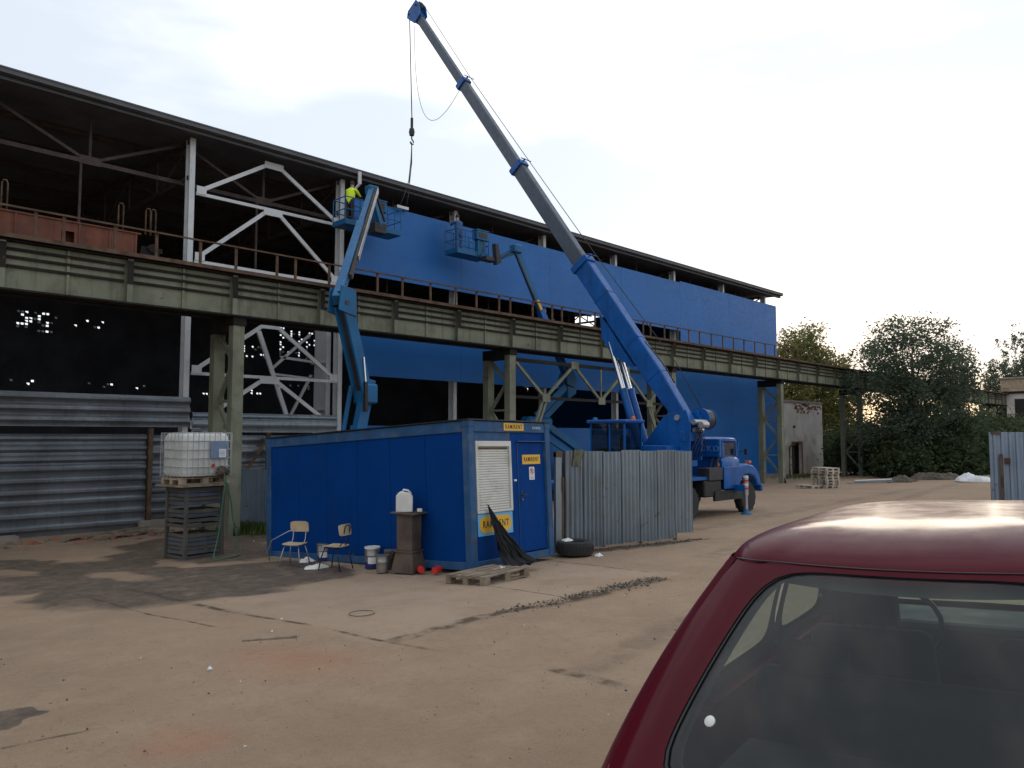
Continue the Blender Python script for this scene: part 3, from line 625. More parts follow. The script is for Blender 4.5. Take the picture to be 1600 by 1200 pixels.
win = cp(MB().b2((.204, .018, .955), (.262, .11, 2.24)).b2((1.157, .018, .955), (1.213, .11, 2.24)).b2((.263, .018, .955), (1.156, .11, 1.0)).b2((.263, .018, 2.14), (1.156, .11, 2.24)), 'shutter_window', 'shutter', bevel=.006)
ns = 25; sh = (2.138 - 1.002) / ns
sl0 = cp(MB().prism([(.265, .06, 1.003), (.265, .045, 1.003 + sh * .3), (.265, .045, 1.003 + sh * .75), (.265, .06, 1.003 + sh * .97), (.265, .08, 1.003 + sh * .97), (.265, .08, 1.003)], (.889, 0, 0)), 'shutter_slat', 'shutter', win)
for k in range(1, ns): copy_part(sl0, win, (0, 0, k * sh))
cp(MB().b2((.30, .04, 2.09), (1.12, .044, 2.125)), 'shutter_shade_strip', 'rust', win)  # shadow under the shutter box, put in as a thin brown strip
door = cp(MB().b2((1.415, .05, .16), (2.262, .09, 2.215)), 'door', 'cabin_blue', bevel=.006)
cp(MB().b2((1.404, .03, .141), (1.414, .1, 2.23)).b2((2.263, .03, .141), (2.275, .1, 2.23)), 'door_frame', 'cabin_frame', door)
cp(MB().b2((1.40, .0, 2.225), (2.275, .044, 2.244)), 'drip_strip', 'cabin_frame', door)
cp(MB().b2((1.50, .042, 1.10), (1.535, .049, 1.30)).tube((1.517, .045, 1.22), (1.517, .0, 1.22), .009, 8).tube((1.517, .002, 1.22), (1.63, .002, 1.225), .009, 8), 'handle', 'steel_dark', door)
cp(MB().lathe([(.011, 0), (.011, .03)], (1.517, .02, 1.14), 10, 'y'), 'lock', 'galv', door)
for z in (.4, 1.2, 2.0): cp(MB().tube((2.262, .04, z - .05), (2.262, .04, z + .05), .01, 8), 'hinge', 'cabin_frame', door)
cp(MB().b2((1.29, .03, 1.49), (1.36, .044, 1.525)), 'bell_plate', 'white_sign')
RX = Matrix.Rotation(math.pi / 2, 4, 'X')
def sign(x0, x1, z0, z1, y, m, txt, size, ink='ink', sx=1.0, bold=.012):
    s = cp(MB().b2((x0, y - .006, z0), (x1, y, z1)), 'sign', m)
    if txt: lettering(txt, size, ink, s, Matrix.Translation(((x0 + x1) / 2, y - .0075, (z0 + z1) / 2)) @ RX, depth=.001, sx=sx, bold=bold)
    return s
sign(1.0, 1.6, 2.435, 2.575, .011, 'yellow_sign', 'RAMIRENT', .118, sx=.78, bold=.0016)
sign(1.57, 2.14, 1.80, 1.98, .049, 'yellow_sign', 'RAMIRENT', .118, sx=.72, bold=.0016)
for k in range(5): cp(MB().b2((1.88 + k * .055, .008, 2.47 + .006 * (k % 2)), (1.88 + k * .055 + .042, .0115, 2.52)), 'worn_paint_mark', 'sheet_light')
ws = sign(1.775, 1.94, 1.50, 1.745, .049, 'white_sign', '', .1)
cp(MB().lathe([(.054, 0), (.066, 0), (.066, .002), (.054, .002), (.054, 0)], (1.857, .0405, 1.665), 24, 'y').bar((1.822, .0405, 1.70), (1.892, .0405, 1.63), .012, .002, up=(0, 1, 0)), 'prohibition_ring', 'ink_red', ws)
cp(MB().b2((1.845, .0395, 1.635), (1.872, .0425, 1.70)).b2((1.835, .0395, 1.66), (1.85, .0425, 1.685)), 'pictogram', 'ink', ws)
for z in (1.565, 1.54, 1.52): cp(MB().b2((1.80, .0415, z), (1.91, .0428, z + .008)), 'print_line', 'label_blue', ws)
big = cp(MB().b2((.215, .036, .56), (1.20, .0445, .945)), 'sign', 'sky_sign')
oval = [(.71 + (.30 if math.cos(a) > 0 else -.30) + .15 * math.cos(a), .0355, .755 + .15 * math.sin(a)) for a in [2 * math.pi * k / 40 + .01 for k in range(40)]]
cp(MB().prism(oval[::-1], (0, -.003, 0)), 'yellow_field', 'yellow_sign', big)
lettering('RAMIRENT', .175, 'ink', big, Matrix.Translation((.71, .0315, .752)) @ RX, depth=.001, sx=.74, bold=.002)

# black tarpaulin hanging from the shutter sill to the ground
def tarp():
    o = thing('tarpaulin', 'crumpled black tarpaulin hanging from the shutter sill down to the pallet', 'tarpaulin', (9.6, 9.6, 0))
    nu, nv = 46, 40; vs = []; rt = random.Random(4); ph = [rt.uniform(0, 6.28) for _ in range(6)]
    Mc = MW[cab.name]
    for side in (0, 1):
        for j in range(nv):
            t = j / (nv - 1)
            for i in range(nu):
                s = i / (nu - 1)
                xl = .43 - .02 * t - .14 * t * t; xr_ = .47 + .46 * t ** .8 + .26 * t * t * t; x = xl + (xr_ - xl) * s; z = 1.07 - 1.03 * t + .05 * math.sin(5 * s + ph[0]) * t
                cw_ = abs(math.sin(s * 9 + 2.6 * t + ph[1])) ** .6 * .07 + abs(math.sin(s * 19 - 5 * t + ph[2])) ** .7 * .035 + abs(math.sin(11 * t + 6 * s + ph[3])) ** .5 * .03
                y = -.03 - .30 * t ** 1.6 - .07 * math.sin(math.pi * s) * t - cw_ * min(1, t * 1.6)
                if t > .86: y -= (t - .86) * .8; z = max(z, .02 + .06 * abs(math.sin(9 * s + ph[4])))
                z += .035 * math.sin(13 * s + 9 * t + ph[5]) * t * (1 - t); x += .02 * math.sin(17 * t + 5 * s) * t
                vs.append(Mc @ Vector((x, y + side * .006, z)))
    m = nu * nv; fs = []
    for j in range(nv - 1):
        for i in range(nu - 1):
            q = (j * nu + i, j * nu + i + 1, (j + 1) * nu + i + 1, (j + 1) * nu + i); fs.append(q[::-1]); fs.append(tuple(a + m for a in q))
    MB().add(vs, fs).build('sheet', 'tarp_black', o, world=True, smooth=60)
    part(MB().path([Mc @ Vector(p) for p in ((.44, .0, 1.10), (.45, -.03, 1.09), (.46, -.035, 1.04))], .012, 6), 'tie', 'tarp_black', o)
tarp()

# ================================================================== PROPS BY THE CABIN
def pallet(loc, rz, label, m='wood_old', group=None, nm='wooden_pallet', cat='pallet', tilt=0., boards=True):
    o = thing(nm, label, cat, loc, (tilt, 0, rz), group)
    for y in (.05, .23, .40, .57, .75):
        wd = .145 if y in (.05, .40, .75) else .10
        MB().b2((0, y - wd / 2 if y != .05 else 0, .122), (1.2, (y + wd / 2) if y != .75 else .8, .144)).build('top_board', m, o, bevel=.003)
    for x in (.0725, .6, 1.1275): MB().b2((x - .07, 0, .1), (x + .07, .8, .1215)).build('cross_board', m, o)
    for y in (.05, .40, .75): MB().b2((0, y - .05, 0), (1.2, y + .05, .0215)).build('bottom_board', m, o)
    for x in (.0725, .6, 1.1275):
        for y in (.05, .40, .75): MB().b2((x - .0715, y - .049, .022), (x + .0715, y + .049, .0995)).build('block', m, o)
    return o
pallet((8.27, 8.76, .035), R(8.4), 'weathered wooden pallet lying flat in front of the blue cabin', tilt=R(-2.5))
jp = MB(); jp.path([(8.95, 9.1, .20), (9.0, 9.12, .19), (9.03, 9.2, .20), (9.1, 9.16, .185)], .012, 6)
tag(jp.build('string_scrap', 'white_plastic', smooth=True), 'white string scrap lying on the pallet top', 'string')

def chair(loc, rz, label, legm, back_frame):
    o = thing('school_chair', label, 'chair', loc, (0, 0, rz), 'old chairs beside the cabin')
    # faces local +x
    def slab(c, sz, rot, m, nm, cv=.02):
        nu, nv = 9, 7; vs = []; sx, sy, th = sz
        for side in (0, 1):
            for j in range(nv):
                for i in range(nu):
                    a, b = 2 * i / (nu - 1) - 1, 2 * j / (nv - 1) - 1
                    # rounded corners
                    k = (abs(a) ** 7 + abs(b) ** 7) ** (1 / 7); q = max(abs(a), abs(b)); f = q / k if k > 1e-6 else 1
                    vs.append(rot @ Vector((a * f * sx / 2, b * f * sy / 2, cv * (b * b) + side * th)) + Vector(c))
        m_ = nu * nv; fs = []
        for j in range(nv - 1):
            for i in range(nu - 1):
                t = (j * nu + i, j * nu + i + 1, (j + 1) * nu + i + 1, (j + 1) * nu + i); fs.append(t[::-1]); fs.append(tuple(z + m_ for z in t))
        ed = [j for j in range(nu)] + [nu * j + nu - 1 for j in range(1, nv)] + [nu * (nv - 1) + j for j in range(nu - 2, -1, -1)] + [nu * j for j in range(nv - 2, 0, -1)]
        for a, b in zip(ed, ed[1:] + ed[:1]): fs.append((a, b, b + m_, a + m_))
        return MB().add(vs, fs).build(nm, m, o, smooth=50)
    slab((0, 0, .43), (.39, .40, .012), Matrix.Identity(3), 'birch', 'seat', .012)
    slab((-.225, 0, .75), (.21, .38, .012), Matrix.Rotation(R(-80), 3, 'Y'), 'birch', 'backrest', -.03)
    for s in (-1, 1):
        MB().path([(.14, s * .14, .425), (.20, s * .19, .2), (.23, s * .205, 0)], .011, 8).build('leg', legm, o, smooth=True)
        MB().path([(-.13, s * .14, .425), (-.20, s * .19, .2), (-.25, s * .205, 0)], .011, 8).build('leg', legm, o, smooth=True)
    MB().path([(.14, .14, .418), (.14, -.14, .418), (-.13, -.14, .418), (-.13, .14, .418), (.14, .14, .418)], .011, 8).build('seat_frame', legm, o, smooth=True)
    yb = .085
    if back_frame: MB().path([(-.12, yb, .42), (-.20, yb, .5), (-.245, yb, .72), (-.26, yb * .95, .80), (-.265, yb * .6, .835), (-.265, -yb * .6, .835), (-.26, -yb * .95, .80), (-.245, -yb, .72), (-.20, -yb, .5), (-.12, -yb, .42)], .011, 8).build('back_frame', legm, o, smooth=True)
    else:
        for s in (-1, 1): MB().path([(-.10, s * .13, .42), (-.19, s * .13, .5), (-.236, s * .13, .76)], .010, 8).build('back_strut', legm, o, smooth=True)
    return o
chair((7.85, 13.75, gz(0, 13.75)), R(215), 'birch chair with pale metal legs, left one facing the yard beside the blue cabin', 'galv', False)
chair((8.06, 12.62, gz(0, 12.62)), R(112), 'birch chair with black tube legs, seen from behind beside the blue cabin', 'black', True)

def bucket(loc, r, h, label, body, band, lid, labelm=None, rim_open=False, nm='paint_bucket'):
    o = thing(nm, label, 'bucket', loc, (0, 0, random.uniform(0, 6)))
    MB().lathe([(r * .9, 0), (r * .92, .005), (r * .94, h * .34)], n=28).build('band', band, o, smooth=40)
    MB().lathe([(r * .94, h * .342), (r * .955, h * .6), (r * .975, h * .61), (r * .96, h * .62), (r * .985, h * .95)] + ([(r * .97, h * .95), (r * .93, h * .4), (0, h * .38)] if rim_open else [(0, h * .95)]), n=28).build('wall', body, o, smooth=40)
    if lid: MB().lathe([(r * 1.03, h * .92), (r * 1.04, h * .94), (r * 1.03, h), (r * .93, h * 1.005), (r * .9, h * .985), (0, h * .985)], n=28).build('lid', lid, o, smooth=40)
    else: MB().lathe([(r, h * .93), (r * 1.03, h * .95), (r * 1.03, h * .98), (r * .97, h * .98)], n=28).build('rim', 'tin', o, smooth=40)
    if labelm:
        vs = []; k = 9
        for zz in (h * .25, h * .55):
            for i in range(k): a = R(200 + i * 9) - o.rotation_euler.z; vs.append((r * .985 * math.cos(a), r * .985 * math.sin(a), zz))
        MB().add(vs, [(i, i + 1, k + i + 1, k + i) for i in range(k - 1)]).build('paper_label', labelm, o, smooth=True)
    MB().path([(r * .99 * math.cos(t), r * .99 * math.sin(t) * .3 - r * .93, h * .9 - abs(math.sin(t)) * r * .75) for t in [math.pi * i / 10 for i in range(11)]], .004, 5).build('handle', 'galv', o, smooth=True)
    return o
bucket((8.62, 13.95, gz(0, 13.95)), .135, .36, 'dusty tin bucket with dark blue base between the two chairs', 'tin', 'bucket_blue', 'tin', 'white_sign')
bucket((8.56, 12.15, gz(0, 12.15)), .145, .40, 'white-lidded bucket with dark blue base and paper label beside the pedestal', 'tin', 'bucket_blue', 'white_plastic', 'white_sign')
bucket((8.36, 11.55, gz(0, 11.55)), .12, .31, 'grey tin bucket with open rim standing closest to the pedestal', 'tin', 'tin', None, rim_open=True)
bucket((8.68, 11.75, gz(0, 11.75)), .12, .36, 'dark red-brown tin half hidden behind the grey open bucket', 'pedestal', 'pedestal', None)
# pedestal, canister, small things
ped = thing('sheet_metal_pedestal', 'brown sheet-metal pedestal with flared foot and flat plate on top', 'pedestal', (8.67, 11.18, gz(0, 11.18)), (0, 0, R(20)))
def frust(a, b, z0, z1): return MB().add([(-a, -a, z0), (a, -a, z0), (a, a, z0), (-a, a, z0), (-b, -b, z1), (b, -b, z1), (b, b, z1), (-b, b, z1)], [(3, 2, 1, 0), (4, 5, 6, 7), (0, 1, 5, 4), (1, 2, 6, 5), (2, 3, 7, 6), (3, 0, 4, 7)])
frust(.235, .175, 0, .36).build('foot', 'pedestal', ped, bevel=.006); frust(.20, .20, .362, .385).build('collar', 'pedestal', ped)
frust(.16, .165, .386, 1.03).build('shaft', 'pedestal', ped, bevel=.006); MB().box((.0, .0, 1.05), (.50, .50, .018), Matrix.Rotation(R(2.5), 3, 'X')).build('top_plate', 'pedestal', ped)
def canister(loc, rz):
    o = thing('plastic_canister', 'white plastic canister with green cap standing on the brown pedestal', 'canister', loc, (0, 0, rz))
    out = [(-.145, 0), (.145, 0), (.15, .02), (.15, .27), (.13, .31), (.10, .34), (-.06, .37), (-.10, .35), (-.145, .30), (-.15, .27), (-.15, .02)]
    m = MB(); n = len(out)
    def ring(sc_, y): return [(x * sc_ + .0, y, .17 + (z - .17) * sc_) for x, z in out]
    lay = [(.93, -.11), (1, -.095), (1, .095), (.93, .11)]; vs = [p for sc_, y in lay for p in ring(sc_, y)]
    fs = [tuple(range(n))] + [(k * n + i, (k + 1) * n + i, (k + 1) * n + (i + 1) % n, k * n + (i + 1) % n) for k in range(3) for i in range(n)] + [tuple(range(3 * n, 4 * n))[::-1]]
    m.add(vs, [f[::-1] for f in fs]).build('body', 'white_plastic', o, smooth=45, bevel=.006)
    MB().path([(-.03, 0, .365), (-.02, 0, .40), (.06, 0, .385), (.12, 0, .33)], .018, 8).build('handle', 'white_plastic', o, smooth=True)
    MB().lathe([(.026, 0), (.03, .005), (.03, .035), (.0, .04)], (-.115, 0, .315), 14, rot=None).build('cap', 'hose_green', o, smooth=40)
    return o
zt = gz(0, 11.18) + 1.062
canister((8.62, 11.26, zt), R(-40))
tag(MB().lathe([(.04, 0), (.05, .01), (.05, .055), (.045, .06), (0, .06)], (8.78, 11.02, zt + .004), 14).build('plastic_cup', 'white_plastic', smooth=40), 'small white tub on the pedestal beside the canister', 'tub')
for dx, dy, rz, h_, lb in ((8.62, 10.76, 60, .18, 'red plastic can lying nearest the pedestal foot by the cabin'), (8.70, 10.50, 25, .24, 'longer red plastic can lying beside the cabin corner')):
    m = MB().lathe([(0, 0), (.055, 0), (.06, .01), (.06, h_ * .8), (.035, h_ * .92), (.03, h_), (0, h_)], (dx, dy, gz(0, dy) + .062), 16, 'x', rot=Matrix.Rotation(R(rz), 3, 'Z') )
    tag(m.build('red_can', 'red_plastic', smooth=40), lb, 'can')
def rag(loc, sx, sy, h, m, label, cat, nm, seed=1, n=15):
    r_ = random.Random(seed); ph = [r_.uniform(0, 6.28) for _ in range(8)]; vs = []; fs = []
    for j in range(n):
        for i in range(n):
            a, b = 2 * i / (n - 1) - 1, 2 * j / (n - 1) - 1
            k = (a ** 4 + b ** 4) ** .25; q = max(abs(a), abs(b)); f = q / k if k > 1e-6 else 1; a *= f; b *= f; rr_ = min(1, math.hypot(a, b))
            z = h * max(0, 1 - rr_ ** 2.2) * (.55 + .45 * math.sin(3.1 * a + ph[0]) * math.sin(4.2 * b + ph[1])) + h * .26 * abs(math.sin(9 * a + ph[2] + 3 * b)) ** .6 + h * .2 * abs(math.sin(13 * b + ph[3] - 5 * a)) ** .6
            wob = 1 + .12 * math.sin(5 * math.atan2(b, a) + ph[4]); z += h * .14 * (r_.random() - .3) * (rr_ < .9); z = 0 if q > .97 else z
            x, y = loc[0] + a * sx * wob, loc[1] + b * sy * wob; vs.append((x, y, loc[2] - .01 + max(0, z)))
    for j in range(n - 1):
        for i in range(n - 1): fs.append((j * n + i, j * n + i + 1, (j + 1) * n + i + 1, (j + 1) * n + i))
    ed = [j for j in range(n)] + [n * j + n - 1 for j in range(1, n)] + [n * (n - 1) + j for j in range(n - 2, -1, -1)] + [n * j for j in range(n - 2, 0, -1)]
    fs.append(tuple(ed)[::-1])
    return tag(MB().add(vs, fs).build(nm, m, smooth=55), label, cat)
rag((7.95, 13.12, gz(0, 13.1)), .24, .14, .085, 'white_plastic', 'crumpled white plastic bag on the ground under the black-legged chair', 'bag', 'plastic_bag', 3)
rag((8.35, 14.15, gz(0, 14.15)), .17, .12, .09, 'white_plastic', 'small white bag on the ground behind the pale-legged chair', 'bag', 'plastic_bag', 5)
MB_ = MB().path([(8.0, 15.0, gz(0, 15) + .01), (7.9, 14.95, gz(0, 15) + .2), (7.95, 14.85, gz(0, 15) + .45), (8.2, 14.6, gz(0, 14.6) + .62), (8.45, 14.4, gz(0, 14.4) + .66)], .012, 6)
tag(MB_.build('bent_pipe', 'galv', smooth=True), 'thin bent grey pipe leaning at the cabin corner behind the chair', 'pipe')

# ---------------------------------------------------------------- tank on its stand
def ibc():
    bx, by, rz = 7.42, 17.40, R(8); g = gz(0, by)
    # stand: two stacked slatted steel crates
    for k, lb in ((0, 'lower grey slatted steel crate of the tank stand'), (1, 'upper grey slatted steel crate carrying the white tank')):
        z0 = g + k * .80 + .0; o = thing('steel_crate', lb, 'crate', (bx, by, z0), (0, 0, rz), 'crates stacked under the tank')
        W_, D_, H_ = .88, .76, .795
        for sx in (-1, 1):
            for sy in (-1, 1): MB().b2((sx * W_ / 2 - .035, sy * D_ / 2 - .035, 0), (sx * W_ / 2 + .035, sy * D_ / 2 + .035, H_)).build('corner_post', 'stand_grey', o)
        for z in (.05, H_ - .06):
            for sy in (-1, 1): MB().b2((-W_ / 2 + .036, sy * D_ / 2 - .02, z - .035), (W_ / 2 - .036, sy * D_ / 2 + .02, z + .035)).build('rail', 'stand_grey', o)
            for sx in (-1, 1): MB().b2((sx * W_ / 2 - .02, -D_ / 2 + .036, z - .035), (sx * W_ / 2 + .02, D_ / 2 - .036, z + .035)).build('rail', 'stand_grey', o)
        nz = 7
        for i in range(nz):
            if (k, i) in ((1, 2), (0, 5), (0, 6)): continue
            z = .12 + i * .09
            for sy in (-1, 1): MB().b2((-W_ / 2 + .036, sy * (D_ / 2 - .012) - .01, z), (W_ / 2 - .036, sy * (D_ / 2 - .012) + .01, z + .075)).build('slat', 'stand_grey' if i % 3 == 1 else 'sheet_dark', o)
            for sx in (-1, 1): MB().b2((sx * (W_ / 2 - .012) - .01, -D_ / 2 + .036, z), (sx * (W_ / 2 - .012) + .01, D_ / 2 - .036, z + .075)).build('slat', 'stand_grey' if i % 3 == 1 else 'sheet_dark', o)
        MB().b2((-W_ / 2 + .04, -D_ / 2 + .04, .06), (W_ / 2 - .04, D_ / 2 - .04, .09)).build('floor_plate', 'girder_dark', o)
        if k == 1: MB().b2((-.66, -.5, H_ + .001), (.62, .52, H_ + .045)).build('cover_board', 'wood_old', o)
    zp = g + 1.645
    Rz = Matrix.Rotation(rz, 3, 'Z')
    c0 = Vector((bx, by, zp)) + Rz @ Vector((-.6, -.4, 0))
    o2 = pallet(tuple(c0), rz, 'brown wooden pallet carrying the caged white tank', 'wood_new')
    o = thing('caged_water_tank', 'white plastic tank in a steel tube cage on a pallet and crates', 'tank', (bx, by, zp + .145), (0, 0, rz))
    # bottle: rounded box
    n = 40; m = MB(); lay = [(0, .90), (.03, .97), (.10, 1), (.80, 1), (.88, .985), (.935, .94), (.965, .86), (.975, .6)]; vs = []
    for z, s in lay:
        for i in range(n):
            a = 2 * math.pi * i / n + .01; c, q = math.cos(a), math.sin(a); e = .28
            x, y = math.copysign(abs(c) ** e, c), math.copysign(abs(q) ** e, q); vs.append((x * .565 * s, y * .475 * s, z + .02))
    fs = [(k * n + i, k * n + (i + 1) % n, (k + 1) * n + (i + 1) % n, (k + 1) * n + i) for k in range(len(lay) - 1) for i in range(n)] + [tuple(range(n))[::-1], tuple(range((len(lay) - 1) * n, len(lay) * n))]
    m.add(vs, fs).build('bottle', 'tank_plastic', o, smooth=50)
    MB().lathe([(.09, .99), (.09, 1.03), (0, 1.04)], n=16).build('filler_cap', 'black', o, smooth=40)
    a, b = .595, .505
    def ringp(z): return [(-a + .06, -b, z), (a - .06, -b, z), (a, -b + .06, z), (a, b - .06, z), (a - .06, b, z), (-a + .06, b, z), (-a, b - .06, z), (-a, -b + .06, z), (-a + .06, -b, z)]
    for z in (.05, .24, .43, .62, .81, .985): MB().path(ringp(z), .011, 6).build('cage_tube', 'galv', o, smooth=40)
    for k in range(9):
        x = -a + .07 + k * (2 * a - .14) / 8
        for y in (-b - .012, b + .012): MB().tube((x, y, .02), (x, y, .99), .009, 6).build('cage_tube', 'galv', o)
    for k in range(7):
        y = -b + .07 + k * (2 * b - .14) / 6
        for x in (-a - .012, a + .012): MB().tube((x, y, .02), (x, y, .99), .009, 6).build('cage_tube', 'galv', o)
    for x in (-.3, .3): MB().tube((x, -b, .995), (x, b, .995), .013, 6).build('top_tube', 'galv', o)
    pl = MB().b2((.02, -b - .03, .42), (.44, -b - .022, .80)).build('label_plate', 'label_blue', o)
    MB().b2((.22, -b - .034, .44), (.40, -b - .0305, .63)).build('paper', 'white_sign', pl)
    for z in (.58, .55, .52, .49): MB().b2((.24, -b - .0352, z), (.37, -b - .0345, z + .008)).build('print_line', 'label_blue', pl)
    MB().lathe([(.035, 0), (.035, .02)], (.10, -b - .03, .27), 12, 'y').build('red_tag', 'red_plastic', o)
    vv = MB().lathe([(.05, 0), (.055, .06), (.045, .12), (.0, .13)], (.28, -b - .12, .10), 14, 'y').build('valve', 'black', o, smooth=40)
    r_ = random.Random(9); q = MB()
    vs = []; n = 14; k = 9
    for j in range(k):
        t = math.pi * j / (k - 1)
        for i in range(n):
            f = 2 * math.pi * i / n; rr_ = 1 + .22 * r_.uniform(-1, 1); vs.append((.26 + .15 * math.sin(t) * math.cos(f) * rr_, -b - .11 + .09 * math.sin(t) * math.sin(f) * rr_, .12 + .12 * math.cos(t) * rr_))
    q.add(vs, [(j * n + i, j * n + (i + 1) % n, (j + 1) * n + (i + 1) % n, (j + 1) * n + i) for j in range(k - 1) for i in range(n)]).build('valve_wrap', 'pedestal', o)
    # hose
    def W(p): return Vector((bx, by, 0)) + Rz @ Vector(p)
    zg = g
    def sm(pts, n=8):
        out = []; P = [Vector(p) for p in pts]
        for i in range(len(P) - 1):
            p0, p1, p2, p3 = P[max(i - 1, 0)], P[i], P[i + 1], P[min(i + 2, len(P) - 1)]
            for k in range(n):
                t = k / n; out.append(.5 * ((2 * p1) + (p2 - p0) * t + (2 * p0 - 5 * p1 + 4 * p2 - p3) * t * t + (3 * p1 - p0 - 3 * p2 + p3) * t ** 3))
        return out + [P[-1]]
    pts = [W((.28, -.66, 1.92)), W((.25, -.74, 1.6)), W((.17, -.78, 1.1)), W((.12, -.80, .7)), W((-.05, -.95, .32)), W((-.22, -1.15, .035)), W((0, -1.25, .03)), W((.35, -1.1, .03)), W((.62, -.85, .06)), W((.62, -.72, .35)), W((.54, -.66, .8)), W((.46, -.66, 1.3)), W((.34, -.64, 1.7)), W((.30, -.66, 1.88))]
    pts = [Vector((p.x, p.y, p.z + (gz(p.x, p.y) if p.z < .4 else zg))) for p in pts]
    tag(MB().path(sm(pts), .014, 7).build('garden_hose', 'hose_green', smooth=True), 'green hose looping from the tank valve down to the ground', 'hose')
ibc()

# ---------------------------------------------------------------- fences
def fence(p0, p1, zt, nsheet, label, m, per=.085, amp=.010, zb=None, nrm=None, gaps=(), wob=.006, kind='sin'):
    p0, p1 = Vector((*p0, 0)), Vector((*p1, 0)); d = (p1 - p0); l = d.length; d.normalize(); nn = Vector((d.y, -d.x, 0))
    o = thing('corrugated_fence', label, 'fence', (p0.x, p0.y, gz(p0.x, p0.y)), (0, 0, 0))
    rf = random.Random(int(p0.x * 10)); w_ = l / nsheet
    for k in range(nsheet):
        a = p0 + d * (k * w_ - (.03 if k else 0)); b = p0 + d * (k + 1) * w_; g0 = gz(a.x, a.y) + (zb[k] if zb else rf.uniform(0, .05)); top = zt + rf.uniform(-.02, .02)
        MB().corr((a.x, a.y, g0), b - a, (0, 0, top - g0), nn, per, amp, .003, kind, wob).build('sheet', m, o, world=True, smooth=40).location = tuple(nn * (.004 * (k % 2)))
    for k in range(0, nsheet + 1, 2):
        a = p0 + d * min(l - .05, k * w_ + .05) - nn * .105; part(MB().b2((a.x - .03, a.y - .03, gz(a.x, a.y) - .02), (a.x + .03, a.y + .03, zt - .03)), 'post', 'rust', o)
    for z in (.35, 1.6):
        a = p0 - nn * .055; b = p1 - nn * .055; zz = gz(a.x, a.y) + z; part(MB().bar((a.x, a.y, zz), (b.x, b.y, zz), .03, .05), 'rail', 'rust', o)
    return o, d, nn
f1, d1, n1 = fence((12.45, 10.72), (15.75, 9.66), 2.03, 7, 'pale galvanised corrugated fence between the cabin and the crane truck', 'sheet_light', zb=(.02, .03, .04, .05, .04, .05, .16), per=.115, amp=.024)
gp = thing('rusty_gate_post', 'rust-streaked grey sheet post beside the cabin corner', 'post', (12.05, 10.62, 0))
part(MB().b2((12.02, 10.60, -.05), (12.20, 10.66, 2.02)), 'sheet_strip', 'sheet_light', gp); part(MB().b2((12.22, 10.61, -.05), (12.29, 10.68, 1.5)).b2((12.20, 10.58, 1.2), (12.26, 10.6, 1.5)), 'rusty_flat', 'rust', gp); part(MB().b2((12.02, 10.59, 1.92), (12.22, 10.675, 2.04)), 'rusty_top', 'rust', gp)
# cloth hung over the fence top
cl = MB(); vs = []; nu, nv = 9, 12
for side in (0, 1):
    for j in range(nv):
        for i in range(nu):
            s, t = i / (nu - 1), j / (nv - 1); q = Vector((12.62, 10.66, 0)) + d1 * (s * .22 + .03 * math.sin(5 * t)); z = 2.07 - .0 - abs(t - .25) * .46 + .02 * math.sin(9 * s + 4 * t)
            off = n1 * ((.035 + .03 * math.sin(8 * s + 3 * t) * t) * (1 if t > .25 else -1.2) * (1 - side * .25)); vs.append(q + off + Vector((0, 0, z)))
m_ = nu * nv; fs = []
for j in range(nv - 1):
    for i in range(nu - 1):
        q = (j * nu + i, j * nu + i + 1, (j + 1) * nu + i + 1, (j + 1) * nu + i); fs += [q, tuple(a + m_ for a in q)[::-1]]
tag(cl.add(vs, fs).build('cloth_sack', 'cloth', smooth=60), 'olive cloth sack hung over the corrugated fence top', 'sack')
fence((11.75, 25.0), (12.0, 19.6), 1.32, 8, 'blue-grey corrugated fence standing behind the caged tank', 'sheet_blue', per=.12, amp=.012)
f3, d3, n3 = fence((30.2, 6.9), (33.0, 2.0), 2.50, 8, 'blue-grey corrugated fence at the right edge of the photo', 'sheet_blue', per=.24, amp=.022, kind='trap')
part(MB().b2((30.28, 6.55, .1), (30.36, 6.63, 1.75)), 'rusty_flat', 'rust', f3); part(MB().b2((30.22, 6.6, 2.42), (30.4, 6.85, 2.53)), 'rusty_top', 'rust', f3); part(MB().b2((30.36, 6.35, 1.42), (30.42, 6.5, 1.62)), 'hinge', 'rust', f3)
# lying tyre used as a ballast tub
ty = thing('truck_tyre', 'old truck tyre lying flat at the fence foot with litter inside', 'tyre', (12.05, 10.12, gz(0, 10.1)))
MB().lathe([(.20, .02), (.30, 0), (.36, .03), (.375, .09), (.375, .20), (.36, .26), (.30, .29), (.20, .27), (.18, .24), (.18, .05), (.20, .02)], n=36).build('casing', 'rubber', ty, smooth=45)
tr_ = MB()
for k in range(36): a = 2 * math.pi * k / 36; tr_.box((.378 * math.cos(a), .378 * math.sin(a), .145), (.012, .035, .10), Matrix.Rotation(a, 3, 'Z'))
tr_.build('tread', 'rubber', ty)
MB().lathe([(.185, .20), (.12, .215), (0, .20)], n=20).build('soil_fill', 'soil', ty, smooth=True)
rag((11.93, 10.22, gz(0, 10.1) + .29), .12, .09, .05, 'white_plastic', 'white litter lying on the tyre rim by the cabin', 'litter', 'plastic_scrap', 11)
rag((12.18, 9.62, gz(0, 9.6)), .09, .06, .05, 'white_sign', 'small pale rag on the ground in front of the tyre', 'rag', 'rag_scrap', 12)

# ================================================================== CRANE TRUCK
crane = thing('crane_truck', 'blue truck-mounted telescopic crane with its boom raised over the hall', 'crane truck', (20.5, 13.47, -.15))
CYN, CYF, CYM, TG = 12.3, 14.64, 13.47, -.15
def kp(mb, name, m, parent=None, **k): return mb.build(name, m, parent or crane, world=True, **k)
